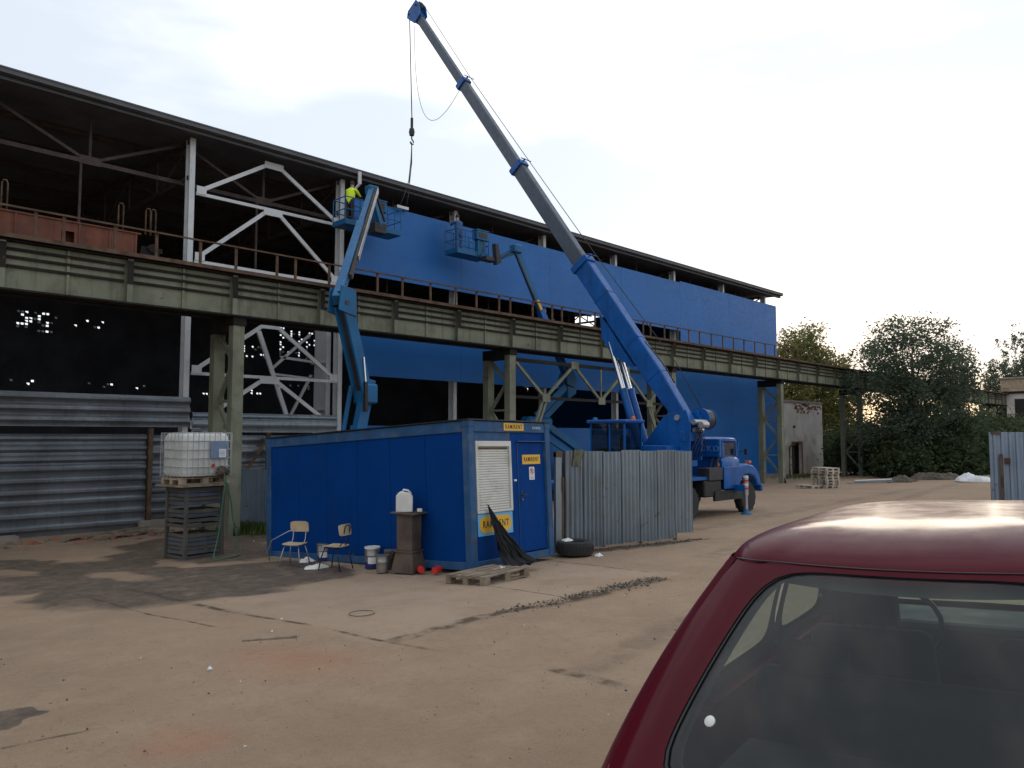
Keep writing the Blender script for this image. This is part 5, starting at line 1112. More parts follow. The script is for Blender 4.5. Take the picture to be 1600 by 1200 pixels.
# right lift, between runway and facade
lb = thing('boom_lift', 'blue articulated boom lift between runway and blue wall, worker in blue aboard', 'boom lift', (28.0, 23.95, GF))
yb_ = 23.95; lift_base(lb, 29.0, 24.1, -1)
arm(lb, (28.9, yb_, 1.7), (26.6, yb_, 2.8), .30, .32, 'riser_arm'); arm(lb, (28.6, yb_ - .1, 1.3), (26.3, yb_ - .1, 2.3), .12, .16, 'tie_arm')
part(MB().b2((25.0, yb_ - .3, 2.55), (26.7, yb_ + .3, 3.25)), 'elbow', 'lift_blue', lb, bevel=.12)
arm(lb, (25.6, yb_ - .18, 3.25), (28.0, yb_ - .18, 4.95), .11, .34, 'riser_arm'); arm(lb, (25.9, yb_ + .18, 2.75), (28.15, yb_ + .18, 4.35), .11, .30, 'riser_arm')
part(MB().prism([(27.75, yb_ - .3, 4.1), (28.35, yb_ - .3, 4.4), (28.4, yb_ - .3, 5.15), (28.0, yb_ - .3, 5.7), (27.65, yb_ - .3, 5.2)], (0, .6, 0)), 'knuckle', 'lift_blue', lb, bevel=.04)
u0 = Vector((28.0, yb_, 5.2)); u1 = Vector((24.52, yb_ + .05, 10.85)); du = (u1 - u0).normalized()
arm(lb, u0, u0 + du * 3.5, .26, .34, 'main_boom', 'crane_blue'); arm(lb, u0 + du * 3.3, u1, .20, .26, 'inner_boom'); arm(lb, u0 + du * 3.55 + Vector((-.02, -.105, 0)), u0 + du * 4.05 + Vector((-.02, -.105, 0)), .012, .16, 'yellow_decal', 'yellow_sign'); arm(lb, u0 + du * 3.4 + Vector((-.18, -.1, 0)), u1 + Vector((-.12, -.1, -.2)), .06, .10, 'hose_track', 'steel_dark')
part(MB().path([u0 + Vector((-.25, -.25, .5)), u0 + Vector((-.6, -.3, .2)), u0 + Vector((-.4, -.3, -.4)), u0 + Vector((.1, -.3, -.5))], .04, 6), 'hose_loop', 'black', lb, smooth=True)
part(MB().b2((24.25, yb_ - .18, 10.62), (24.75, yb_ + .22, 11.0)), 'boom_nose', 'lift_blue', lb, bevel=.05)
for z in (0, -.32): arm(lb, (24.45, yb_ + .02, 10.88 + z * .8), (23.55, 24.2, 10.32 + z * .4), .09, .11, 'jib_arm')
arm(lb, (24.35, yb_ - .08, 10.75), (23.7, 24.1, 10.3), .05, .05, 'jib_cylinder', 'black')
part(MB().prism([(23.35, 24.1, 10.9), (23.55, 24.1, 10.9), (23.75, 24.1, 10.1), (23.45, 24.1, 9.95)], (0, .25, 0)).b2((22.9, 24.2, 10.1), (23.5, 24.6, 10.3)), 'platform_mount', 'steel_dark', lb, bevel=.02)
basket(lb, 21.5, 23.35, 24.55, 25.35, 10.26, 22.55)
wj2 = worker(.12, .3, .30)
person('person', (21.95, 24.95, 10.325), R(75), 'worker in blue coverall with dark hair standing in the right lift basket', wj2, ['coverall', 'coverall', 'skin', 'black'], reg(wj2, 0, 1, 2, 3))

# ================================================================== MAROON CAR
def car():
    CP = Vector((2.53, .72, 0)); yaw = R(9.0)
    g = gz(CP.x, CP.y)
    rot = Matrix.Rotation(yaw, 3, 'Z') @ Matrix.Rotation(R(0), 3, 'Y') @ Matrix.Rotation(R(-3.0), 3, 'X')
    o = thing('parked_car', 'dark red hatchback car seen from behind at the lower right', 'car', (CP.x, CP.y, g), rot)
    ZB, ZR = .93, 1.56
    def dim(s, ins=0.):
        e = s ** 1.25
        return (-.52 + .52 * (.7 * s + .3 * e) + ins, 2.75 - .80 * s - ins, .90 - .29 * (.6 * s + .4 * s * s) - ins, ZB + (ZR - ZB) * s)
    a0 = .80
    def rear(a, s, ins=0.):
        xr, xf, w_, z = dim(s, ins); rc = .20; aa = abs(a)
        if aa <= a0: y = aa / a0 * (w_ - rc); x = xr - .085 * (1 - (y / (w_ - rc)) ** 2)
        else: t = (aa - a0) / (1 - a0) * math.pi / 4; y = w_ - rc + rc * math.sin(t); x = xr + rc * (1 - math.cos(t))
        return Vector((x, math.copysign(y, a), z))
    def side(b, s, sg, ins=0.):
        xr, xf, w_, z = dim(s, ins); rc = .20; rf = .25; b0, b1 = .06, .93
        if b < b0: t = math.pi / 4 * (1 + b / b0); return Vector((xr + rc * (1 - math.cos(t)), sg * (w_ - rc + rc * math.sin(t)), z))
        if b > b1: t = math.pi / 2 - math.pi / 4 * (b - b1) / (1 - b1); return Vector((xf - rf + rf * math.cos(t), sg * (w_ - rf + rf * math.sin(t)), z))
        k = (b - b0) / (b1 - b0); return Vector((xr + rc + (xf - rf - xr - rc) * k, sg * (w_ + .012 * math.sin(math.pi * k)), z))
    def front(a, s, ins=0.):
        xr, xf, w_, z = dim(s, ins); rf = .25; aa = abs(a); f0 = .82
        if aa <= f0: y = aa / f0 * (w_ - rf); x = xf + .10 * (1 - (y / (w_ - rf)) ** 2)
        else: t = (aa - f0) / (1 - f0) * math.pi / 4; y = w_ - rf + rf * math.sin(t); x = xf - rf + rf * math.cos(t)
        return Vector((x, math.copysign(y, a), z))
    angs = sorted([2 * math.pi * i / 72 for i in range(72)] + [math.pi / 4 + k * math.pi / 2 for k in range(0)])
    def sup(f, n):
        c, s_ = math.cos(f), math.sin(f); k = (abs(c) ** n + abs(s_) ** n) ** (-1 / n); return c * k, s_ * k
    def ringset(fn, rect, win, nexp, frs, ins):
        """fn(u,v) surface; rect, win = (u0,u1,v0,v1); frs = ring positions 0 at window outline, 1 at panel edge, negative = inside the window"""
        rows = []
        for fr in frs:
            row = []
            for f in angs:
                wu, wv = sup(f, nexp); bu_, bv_ = sup(f, 60)
                cu, cv = (win[0] + win[1]) / 2, (win[2] + win[3]) / 2; hu, hv = (win[1] - win[0]) / 2, (win[3] - win[2]) / 2
                O = Vector((cu + wu * hu, cv + wv * hv)); RB = Vector(((rect[0] + rect[1]) / 2 + bu_ * (rect[1] - rect[0]) / 2, (rect[2] + rect[3]) / 2 + bv_ * (rect[3] - rect[2]) / 2))
                p = O.lerp(RB, fr) if fr >= 0 else Vector((cu, cv)).lerp(O, 1 + fr)
                row.append(fn(p.x, p.y, ins))
            rows.append(row)
        return rows
    def rows_mesh(rows, name, m, parent, flip=False, center=False):
        n = len(rows[0]); vs = [p for r_ in rows for p in r_]; fs = [(j * n + i, j * n + (i + 1) % n, (j + 1) * n + (i + 1) % n, (j + 1) * n + i) for j in range(len(rows) - 1) for i in range(n)]
        if center: vs.append(sum(rows[-1], Vector()) / n); fs += [((len(rows) - 1) * n + i, (len(rows) - 1) * n + (i + 1) % n, len(vs) - 1) for i in range(n)]
        if flip: fs = [f[::-1] for f in fs]
        return MB().add(vs, fs).build(name, m, parent, smooth=45)
    outer = [1, .8, .6, .4, .2, .06, 0]
    def panel(fn, rect, win, nexp, nm, flip=False, frit=.07, paint='car_paint'):
        p = rows_mesh(ringset(fn, rect, win, nexp, outer, 0.), nm, paint, o, flip)
        rows_mesh(ringset(fn, rect, win, nexp, [1, .7, .35, -.02], .035), nm + '_trim', 'car_trim', p, not flip)
        rows_mesh(ringset(fn, rect, win, nexp, [.012, -.012], .004), 'seal', 'car_black', p, flip)
        rows_mesh(ringset(fn, rect, win, nexp, [-.012, -frit], .010), 'black_border', 'car_black', p, flip)
        rows_mesh(ringset(fn, rect, win, nexp, [-frit, -.25, -.5, -.75], .010), 'window_glass', 'glass_car', p, flip, center=True)
        return p
    hatch = panel(rear, (-1, 1, 0, 1), (-.775, .775, .06, .975), 7, 'tailgate', frit=.035)
    # a round white washer on the glass and the wiper
    def onglass(a, s_, prof, nm, m):
        p_ = rear(a, s_, .010); nrm = (rear(a + .01, s_, .01) - p_).cross(rear(a, s_ + .01, .01) - p_).normalized()
        if nrm.x > 0: nrm.negate()
        MB().lathe(prof, tuple(p_), 18, rot=nrm.to_track_quat('Z', 'Y').to_matrix()).build(nm, m, hatch, smooth=40)
    onglass(.66, .335, [(.017, -.003), (.017, .002), (.012, .006), (0, .007)], 'glass_button', 'white_plastic'); onglass(.33, .03, [(.025, -.003), (.025, .03), (0, .035)], 'wiper_hub', 'car_black')
    MB().path([rear(.33, .03, -.025), rear(.12, .05, -.02), rear(-.3, .075, -.012)], .009, 8).build('wiper', 'car_black', hatch, smooth=True)
    for sg in (1, -1):
        for b0, b1, w0, w1, nx_ in ((0, .27, .075, .245, 4.5), (.27, .60, .29, .585, 6), (.60, 1, .615, .90, 5)):
            panel(lambda u, v, ins=0., sg=sg: side(u, v, sg, ins), (b0, b1, 0, 1), (w0, w1, .08, .86), nx_, 'side_panel', flip=(sg > 0))
    panel(front, (-1, 1, 0, 1), (-.88, .88, .04, .92), 8, 'windscreen_frame', flip=True)
    # roof
    loop = [rear(1 - 2 * i / 40, 1) for i in range(40)] + [side(i / 30, 1, -1) for i in range(30)] + [front(-1 + 2 * i / 30, 1) for i in range(30)] + [side(1 - i / 30, 1, 1) for i in range(30)]
    def roof(ins, h, name, m, flip):
        rows = []
        for k in range(15):
            th = math.pi / 2 * k / 14; f = max(0., math.cos(th) ** .55 - .05 * math.sin(th) ** .62); zz = math.sin(th) ** .75 * h
            row = []
            for p in loop:
                cx = min(max(p.x, .75), 1.3); c = Vector((cx, 0, p.z)); q_ = c.lerp(p, f * (1 - ins)); q_.z = p.z + zz - ins
                q_.z -= .03 * max(0, (.5 - q_.x) / .5) ** 2 + .03 * max(0, (q_.x - 1.2) / .8) ** 2 * (1 if k else 0)
                row.append(q_)
            rows.append(row)
        return rows_mesh(rows, name, m, o, flip, center=True)
    rf = roof(0, .105, 'roof', 'car_paint', True); roof(.045, .09, 'headliner', 'headliner', False)
    MB().path([rear(1 - 2 * i / 60, 1, -.001) + Vector((0, 0, .001)) for i in range(61)], .0028, 6).build('tailgate_gap', 'car_black', rf, smooth=True)
    # lower body
    def out(z, xr, xf, w_, rc=.28, n=64):
        pts = []
        for i in range(n):
            a = 2 * math.pi * i / n; c, s_ = math.cos(a), math.sin(a); e = .30; pts.append(Vector(((xr + xf) / 2 + (xf - xr) / 2 * math.copysign(abs(c) ** e, c), w_ * math.copysign(abs(s_) ** e, s_), z)))
        return pts
    lv = [out(.20, -.50, 3.45, .78), out(.28, -.62, 3.55, .88), out(.45, -.66, 3.58, .91), out(.62, -.64, 3.52, .92), out(.78, -.62, 3.42, .92), out(.86, -.62, 3.3, .917), out(.925, -.62, 3.0, .912), out(.94, -.45, 2.75, .80)]
    lbody = rows_mesh(lv, 'lower_body', 'car_paint', o)
    rows_mesh([out(.66, -.41, 3.0, .76), out(.64, -.35, 2.9, .5), out(.64, 0.4, 2.5, .1)], 'cabin_floor', 'car_trim', o, True)
    MB().b2((-.70, -.76, .30), (-.55, .76, .52)).build('rear_bumper', 'car_paint', o, bevel=.05, seg=3)
    for sg in (1, -1): MB().b2((-.60, sg * .77 - .11, .62), (-.45, sg * .77 + .11, .86)).build('tail_light', 'ink_red', o, bevel=.03, seg=2)
    MB().b2((-.672, -.26, .58), (-.648, .26, .69)).build('number_plate', 'white_sign', o)
    for x in (.18, 2.75):
        for sg in (1, -1):
            w_ = MB().lathe([(.2, -.09), (.28, -.09), (.30, -.05), (.30, .05), (.28, .09), (.2, .09)], (x, sg * .83, .30), 28, 'y').build('wheel', 'rubber', o, smooth=45); MB().lathe([(0, -.085), (.19, -.08), (.2, .08), (0, .085)], (x, sg * .835, .30), 20, 'y').build('rim', 'galv', w_, smooth=40)
            MB().lathe([(.335, -.01), (.335, .01), (0, .012)], (x, sg * .90, .30), 28, 'y').build('wheel_arch', 'car_black', o)
    # seats, dash, wheel
    def seat(x, y, w_, rake, hr=True):
        s_ = MB().b2((x, y - w_ / 2, .62), (x + .5, y + w_ / 2, .74)).bar((x + .02, y, .66), (x - rake, y, 1.12), w_, .14, up=(1, 0, 0)).build('seat', 'seat_fabric', o, bevel=.05, seg=3, smooth=50)
        if hr: MB().bar((x - rake - .005, y, 1.16), (x - rake - .02, y, 1.31), .25, .09, up=(1, 0, 0)).tube((x - rake, y - .06, 1.08), (x - rake, y - .06, 1.2), .008, 6).tube((x - rake, y + .06, 1.08), (x - rake, y + .06, 1.2), .008, 6).build('headrest', 'seat_fabric', s_, bevel=.03, seg=3, smooth=50)
    seat(1.25, .36, .50, .14); seat(1.25, -.36, .50, .14); seat(.48, 0, 1.22, .16, False)
    for y in (.38, -.38): MB().bar((.31, y, 1.12), (.295, y, 1.24), .24, .08, up=(1, 0, 0)).build('rear_headrest', 'seat_fabric', o, bevel=.03, seg=3, smooth=50)
    MB().b2((2.05, -.70, .72), (2.6, .70, .98)).build('dashboard', 'car_trim', o, bevel=.06, seg=3); MB().b2((-.30, -.62, .86), (.25, .62, .885)).build('parcel_shelf', 'seat_fabric', o)
    MB().path([(1.95 + .05 * math.sin(a), .36 + .18 * math.cos(a), .98 + .17 * math.sin(a)) for a in [2 * math.pi * i / 20 for i in range(21)]], .014, 6).build('steering_wheel', 'car_black', o, smooth=True)
    MB().b2((1.80, -.11, 1.27), (1.83, .11, 1.33)).build('interior_mirror', 'car_black', o)
car()

# ================================================================== FAR SIDE: SHED, TREES, CLUTTER
fh = Vector((math.cos(AX), math.sin(AX), 0)); rh = Vector((math.sin(AX), -math.cos(AX), 0))
def at(px, d): q = fh * d + rh * (d * (px - 800) / 1200); return q.x, q.y      # ground spot d metres ahead, at a bearing
sh = thing('plastered_shed', 'whitewashed masonry shed with bare brick patches at the end of the hall', 'shed', (59, 26.5, GF))
sx0, sx1, sy0, sy1, szt = 55.15, 63.4, 26.5, 33, 5.0
dx0, dx1, dzt = 57.6, 59.5, 1.85
def shp(mb, nm, m, p=None, **k): return part(mb, nm, m, p or sh, **k)
shp(MB().b2((sx0, sy0, GF), (dx0, sy0 + .3, szt)).b2((dx1, sy0, GF), (sx1, sy0 + .3, szt)).b2((dx0, sy0, dzt), (dx1, sy0 + .3, szt)).b2((sx0, sy0 + .301, GF), (sx0 + .3, sy1, szt)).b2((sx1 - .3, sy0 + .301, GF), (sx1, sy1, szt)).b2((sx0 + .301, sy1 - .3, GF), (sx1 - .301, sy1, szt)), 'wall', 'plaster')
shp(MB().b2((sx0 - .05, sy0 - .06, szt + .002), (sx1 + .1, sy1, szt + .16)), 'roof', 'concrete'); shp(MB().b2((dx0 + .1, sy0 + 2.2, GF), (dx1 + .6, sy0 + 2.3, 3)), 'inner_wall', 'interior')
rbk = random.Random(21)
for k in range(70):
    rw = rbk.randrange(7); x = rbk.uniform(58.3, 63.1) if rw else rbk.uniform(57.6, 63.2); z = szt - .12 - rw * .105
    if rw > 3 and rbk.random() < .6: continue
    shp(MB().box((x, sy0 - .012, z), (.27, .05, .09)), 'brick', 'brick')
shp(MB().b2((dx1 - .12, sy0 - .03, GF), (dx1 + .02, sy0 - .002, dzt + .1)).b2((dx0, sy0 - .03, dzt), (dx1 - .121, sy0 - .002, dzt + .12)), 'door_frame', 'brick')
shp(MB().b2((57.9, sy0 - .04, 3.0), (58.25, sy0 - .002, 3.2)), 'vent_hole', 'interior')
pf = thing('pipe_frame', 'rusty bent pipe frame standing beside the shed doorway', 'pipe frame', (56.6, 26.0, GF))
part(MB().path([(56.1, 26.0, GF), (56.1, 26.0, 1.3), (56.25, 26.0, 1.6), (56.6, 26.0, 1.72), (57.2, 26.0, 1.72)], .07, 8), 'pipe', 'rust', pf, smooth=True); part(MB().path([(56.9, 26.05, GF), (56.9, 26.05, 1.65)], .05, 8), 'pipe', 'rust', pf, smooth=True)
for z in (.2, .8): part(MB().tube((56.1, 26.02, z), (56.9, 26.02, z), .03, 6), 'rung', 'rust', pf)

def tree(name, loc, label, cat, crowns, ntip, per, sig, leaf, lm, trunk_r=.16, group=None, droop=0., seed=0, limbs=10, stems=1, lean=0.):
    rg = np.random.default_rng(seed); x0, y0 = loc; g = gz(x0, y0) - .05
    o = thing(name, label, cat, (x0, y0, g), (0, 0, 0), group)
    cr_ = np.array(crowns, float); vol = cr_[:, 3] * cr_[:, 4] * cr_[:, 5]; ci = rg.choice(len(cr_), ntip, p=vol / vol.sum())
    v = rg.normal(size=(ntip, 3)); v /= np.linalg.norm(v, axis=1)[:, None]; rad = rg.uniform(0.12, 1, ntip) ** .45
    tips = cr_[ci, :3] + v * rad[:, None] * cr_[ci, 3:6]; tips[:, 2] = np.maximum(tips[:, 2], .15)
    # trunk and limbs
    top = cr_[:, 2].max(); m = MB(); rs = random.Random(seed)
    for s_ in range(stems):
        bx_, by_ = (rs.uniform(-.4, .4), rs.uniform(-.4, .4)) if stems > 1 else (0, 0)
        k = 7; pts = [(bx_ * (1 + 2 * t) + lean * t + .12 * math.sin(3 * t + s_), by_ * (1 + 2 * t) + .12 * math.sin(4 * t + 1 + s_), top * t) for t in [i / (k - 1) for i in range(k)]]
        m.path(pts, [max(.02, trunk_r * (1 - .8 * i / (k - 1))) for i in range(k)], 8)
    idx = rg.choice(ntip, min(ntip, limbs), replace=False); ends = []
    for i in idx:
        t = tips[i]; hgt = min(top * .85, max(.3, t[2] * rs.uniform(.35, .7))); b = np.array([lean * hgt / top, 0, hgt]); mid = (b + t) / 2 + np.array([0, 0, .1 * np.linalg.norm(t - b)])
        m.path([tuple(b), tuple(mid), tuple(t)], [trunk_r * .38, trunk_r * .22, .02], 6); ends += [mid, t]
    m.build('trunk', 'bark', o, smooth=True)
    ends = np.array(ends) if ends else np.array([[0, 0, top * .6]]); tw = MB()
    for i in rg.choice(ntip, min(ntip, 130), replace=False):
        e = ends[np.argmin(np.linalg.norm(ends - tips[i], axis=1))]; tw.path([tuple(e), tuple((e + tips[i]) / 2 + [0, 0, .08]), tuple(tips[i])], [.022, .015, .006], 4)
    tw.build('twigs', 'bark', o, kind='stuff')
    n = ntip * per; c = np.repeat(tips, per, 0); sz = rg.uniform(.6, 1.5, ntip); d = rg.normal(size=(n, 3)) * sig * np.repeat(sz, per)[:, None]
    if droop: d[:, 2] = -np.abs(d[:, 2]) * droop; d[:, :2] *= .45
    else: d[:, 2] *= .7
    c = c + d; c[:, 2] = np.maximum(c[:, 2], .05)
    a = rg.normal(size=(n, 3)); a[:, 2] = a[:, 2] * .6 - (.9 if droop else 0); a /= np.linalg.norm(a, axis=1)[:, None]; b = np.cross(a, rg.normal(size=(n, 3))); b /= np.linalg.norm(b, axis=1)[:, None]
    ls = leaf * rg.uniform(.6, 1.4, n)[:, None]; a *= ls; b *= ls * .42
    vs = np.stack([c - a, c + b * 1.0, c + a, c - b], 1).reshape(-1, 3); fs = np.arange(n * 4).reshape(-1, 4)
    np_mesh('crown', vs, fs, lm, o, kind='stuff'); return o
bx = at(1425, 54)
tree('ash_tree', bx, 'large dark airy tree standing over the runway at right', 'tree',
     [(0, 0, 8.5, 3.2, 3.2, 3.0), (-2.6, 1.4, 6.9, 2.3, 2.3, 2.4), (2.3, -1.5, 7.0, 2.4, 2.2, 2.5), (.2, 0, 5.2, 3.6, 3.2, 2.0), (-1.0, .6, 3.0, 3.0, 3.0, 2.0)], 700, 38, .34, .115, 'leaf_ash', .26, seed=11, limbs=30)
bx = at(1492, 56)
tree('willow_tree', bx, 'thin drooping tree on the right flank of the large dark tree', 'tree', [(0, 0, 8.1, 1.5, 1.6, 1.9), (.4, -.3, 6.2, 1.7, 1.6, 1.6)], 90, 40, .42, .12, 'leaf_ash', .14, droop=2.8, seed=12, limbs=12)
for px, d, h, w_, sd_, lb in ((1236, 78, 14.2, 2.6, 21, 'green poplar rising right beside the hall end'), (1268, 80, 15.2, 2.9, 22, 'tallest yellowing poplar behind the white shed'), (1306, 82, 12.6, 3.0, 23, 'yellow-green poplar at the right of the poplar row')):
    tree('poplar_tree', at(px, d), lb, 'tree', [(0, 0, h * .55, w_, w_, h * .30), (0, 0, h * .78, w_ * .72, w_ * .72, h * .21), (.5, .3, h * .3, w_ * .9, w_ * .9, h * .22)], 330, 40, .42, .17, 'leaf_poplar', .2, 'poplars behind the shed', seed=sd_, limbs=14)
for px, d, h, w_, sd_, lb in ((1562, 97, 14.2, 2.5, 31, 'slender drooping birch left of the far right tree'), (1600, 99, 18.6, 4.8, 32, 'tall tree cut by the right edge of the photo')):
    tree('birch_tree', at(px, d), lb, 'tree', [(0, 0, h * .75, w_ * .75, w_ * .75, h * .22), (0, 0, h * .52, w_, w_, h * .25), (.2, 0, h * .3, w_, w_, h * .2)], 230, 36, .42, .18, 'leaf_ash', .18, droop=1.8, seed=sd_, limbs=14)
bl = [(1250, 72, 3.2, 3.8), (1318, 68, 2.6, 3.9), (1345, 60, 2.4, 3.7), (1385, 57, 2.6, 4.2), (1425, 56, 2.7, 5.6), (1465, 57, 2.7, 5.0), (1500, 58, 2.6, 4.9), (1535, 60, 2.8, 5.0), (1575, 66, 3.2, 4.6), (1610, 70, 3.4, 4.6), (1402, 52, 1.7, 3.2), (1478, 52.5, 1.8, 3.0), (1520, 54, 1.9, 3.3)]
pos_w = ['beyond the white shed', 'between shed and far runway legs', 'behind the far runway legs', 'just right of the far runway legs', 'under the large dark tree', 'right of the large tree trunk', 'below the drooping tree', 'behind the white tarpaulin heap', 'left behind the right-hand fence', 'behind the right-hand fence at the photo edge', 'low in front under the large tree', 'low behind the stone heap', 'low beside the white tarpaulin heap']
for k, (px, d, r_, h) in enumerate(bl):
    tree('bush', at(px, d), 'dense dark green bush ' + pos_w[k], 'bush', [(0, 0, h * .42, r_, r_, h * .42), (.5, .3, h * .68, r_ * .7, r_ * .7, h * .30), (-.4, -.6, h * .25, r_ * 1.05, r_ * 1.05, h * .25)], 190, 32, .36, .16, 'leaf_bush' if k % 3 else 'leaf_dark', .07, 'bushes along the far edge of the yard', seed=50 + k, limbs=12, stems=3)
# distant wood line beyond the site
def wood():
    rg = np.random.default_rng(91); n = 26000; px = rg.uniform(1150, 2600, n); d = rg.uniform(112, 128, n)
    lat = d * (px - 800) / 1200; base = np.array([fh.x, fh.y])[None] * d[:, None] + np.array([rh.x, rh.y])[None] * lat[:, None]
    hmax = 3.4 + 1.0 * np.sin(px * .02) + .9 * np.sin(px * .061 + 1) ; z = GF + rg.uniform(0, 1, n) ** .8 * hmax
    c = np.column_stack([base, z]); a = rg.normal(size=(n, 3)); a /= np.linalg.norm(a, axis=1)[:, None]; b = np.cross(a, rg.normal(size=(n, 3))); b /= np.linalg.norm(b, axis=1)[:, None]; a *= .42; b *= .3
    o = np_mesh('far_wood', np.stack([c - a, c + b, c + a, c - b], 1).reshape(-1, 3), np.arange(n * 4).reshape(-1, 4), 'leaf_bush', kind='stuff'); tag(o, 'distant dark belt of trees beyond the yard', 'wood', kind='stuff')
wood()
# far building on the right
fb = thing('far_building', 'low concrete building with brown roof edge at the far right', 'building', (103, 20, GF)); c0 = Vector((*at(1567, 88), 0))
def fbp(mb, nm, m, **k): return part(mb, nm, m, fb, **k)
fbp(MB().b2((c0.x, c0.y - 16, GF), (c0.x + 14, c0.y - .4, 7.2)), 'wall', 'plaster'); fbp(MB().b2((c0.x - .6, c0.y - 16.5, 7.45), (c0.x + 14.5, c0.y, 8.85)), 'roof_edge', 'wood_new'); fbp(MB().b2((c0.x - .8, c0.y - 16.6, 8.86), (c0.x + 14.6, c0.y + .2, 9.05)), 'roof', 'concrete'); fbp(MB().b2((c0.x - .2, c0.y - 16.2, 7.21), (c0.x + 14.2, c0.y - .2, 7.44)), 'soffit', 'steel_dark')
for k in range(5): fbp(MB().b2((c0.x - .05, c0.y - 3.4 - 3 * k, 3.9), (c0.x - .002, c0.y - 1.2 - 3 * k, 6.6)), 'window', 'black')
# pallet stack, boards, tarpaulin heap, stones
px_, py_ = 40.0, 15.9
for k in range(7): pallet((px_ + .03 * math.sin(k * 2.1), py_ + .03 * math.cos(k * 1.7), gz(px_, py_) + .002 + k * .147), R(62 + 3 * math.sin(k * 3)), 'pale pallet, %s of the stack in front of the shed' % ('bottom one', 'second from the ground', 'third from the ground', 'middle one', 'third from the top', 'second from the top', 'topmost')[k], 'wood_pale', 'pallets stacked in front of the shed')
pallet((39.55, 16.5, gz(39.5, 16.5)), R(70), 'pale wooden pallet lying flat at the foot of the pallet stack', 'wood_pale')
for k, (a, b_, lb) in enumerate((((44.6, 17.3), (45.9, 15.3), 'longest grey board in the pile beside the pallet stack'), ((44.9, 17.0), (46.1, 15.6), 'grey board crossing the pile beside the pallet stack'), ((44.3, 16.8), (45.4, 15.2), 'pale board at the front of the pile by the pallet stack'))):
    z = gz(0, a[1]) + .06 + .07 * k; tag(MB().bar((*a, z), (*b_, gz(0, b_[1]) + .1 + .07 * k), .22, .05).build('board', 'sheet_light' if k < 2 else 'white_sign'), lb, 'board', 'boards piled beside the pallets')
rag((48.0, 11.75, gz(0, 11.7)), .62, .9, .36, 'white_sign', 'heap of white plastic sheeting at the edge of the bushes', 'plastic sheet', 'plastic_sheet_heap', 8, 27)
rag((50.5, 14.4, gz(0, 14.4)), 1.0, 1.3, .42, 'soil', 'grey rubble heap below the bushes left of the white sheeting', 'rubble heap', 'rubble_heap', 14, 31)
rag((47.0, 15.2, gz(0, 15.2)), .9, .7, .35, 'soil', 'low dark soil heap under the large tree', 'soil heap', 'soil_heap', 15, 27)
def stone(loc, s_, m, seed):
    r_ = random.Random(seed); vs = []; n = 7
    for j in range(4):
        th = (.25 + j * .85); rr_ = math.sin(min(th, 2.9))
        for i in range(n): a = 2 * math.pi * i / n; q = r_.uniform(.8, 1.2); vs.append((loc[0] + s_ * rr_ * q * math.cos(a), loc[1] + s_ * .75 * rr_ * q * math.sin(a), loc[2] + s_ * .45 * math.cos(th) * q + s_ * .3))
    return MB().add(vs, [(j * n + i, j * n + (i + 1) % n, (j + 1) * n + (i + 1) % n, (j + 1) * n + i) for j in range(3) for i in range(n)] + [tuple(range(n))[::-1], tuple(range(3 * n, 4 * n))])
# rubble, broken brick and planks along the sheeted bays
rq = random.Random(31); rm = MB(); rm2 = MB()
for k in range(130):
    t = rq.random(); x = 4.6 + 5.2 * t + rq.gauss(0, .3); y = 24.6 - .3 * t + rq.gauss(0, .45); s_ = rq.uniform(.03, .12); q = stone((x, y, gz(x, y) - .02), s_, None, 400 + k); (rm if k % 3 else rm2).add(q.v, q.f)
rub = thing('rubble_strip', 'broken brick and stone rubble along the foot of the metal sheets', 'rubble', (7, 24.4, GF)); rub['kind'] = 'stuff'
part(rm, 'stones', 'stone', rub, kind='stuff'); part(rm2, 'broken_bricks', 'brick', rub, kind='stuff')
for k, (a, b_, lb) in enumerate((((6.6, 24.3), (9.6, 25.4), 'long grey plank lying on the rubble below the metal sheets'), ((7.4, 23.9), (9.0, 24.5), 'short grey plank in front of the rubble'))):
    tag(MB().bar((*a, gz(0, a[1]) + .10), (*b_, gz(0, b_[1]) + .14), .16, .05).build('plank', 'wood_old'), lb, 'plank')
tag(MB().bar((4.12, 8.32, gz(0, 8.32) + .014), (4.62, 8.0, gz(0, 8.0) + .014), .06, .025).build('stick', 'wood_old'), 'short pale stick lying alone on the open ground', 'stick')
tag(MB().path([(5.8 + .17 * math.cos(a), 8.45 + .15 * math.sin(a), gz(0, 8.4) + .03) for a in [2 * math.pi * i / 18 for i in range(18)]], .005, 5).build('wire_ring', 'cable', smooth=True), 'thin wire ring lying on the ground in front of the chairs', 'wire')
# gravel and chips on the yard, the dirt ridge with stones
def scatter(name, n, fx, smin, smax, m, label, seed):
    rg = np.random.default_rng(seed); xy = fx(rg, n); s_ = smin * (smax / smin) ** (rg.uniform(0, 1, n) ** 2.2)
    base = np.array([[1, 0, 0], [-.5, .8, .1], [-.6, -.7, 0], [.1, .1, .75], [.0, 0, -.4]]); fc = np.array([[0, 1, 3], [1, 2, 3], [2, 0, 3], [1, 0, 4], [2, 1, 4], [0, 2, 4]])
    an = rg.uniform(0, 6.28, n); ca, sa = np.cos(an), np.sin(an); b = base[None] * s_[:, None, None] * rg.uniform(.6, 1.4, (n, 5, 3)); X = b[..., 0] * ca[:, None] - b[..., 1] * sa[:, None]; Y = b[..., 0] * sa[:, None] + b[..., 1] * ca[:, None]
    z = np.interp(xy[:, 1], GY, GZ); vs = np.stack([X + xy[:, :1], Y + xy[:, 1:], b[..., 2] + z[:, None] + .008], -1).reshape(-1, 3); fs = (fc[None] + (np.arange(n) * 5)[:, None, None]).reshape(-1, 3)
    tag(np_mesh(name, vs, fs, m, kind='stuff'), label, 'gravel', kind='stuff')
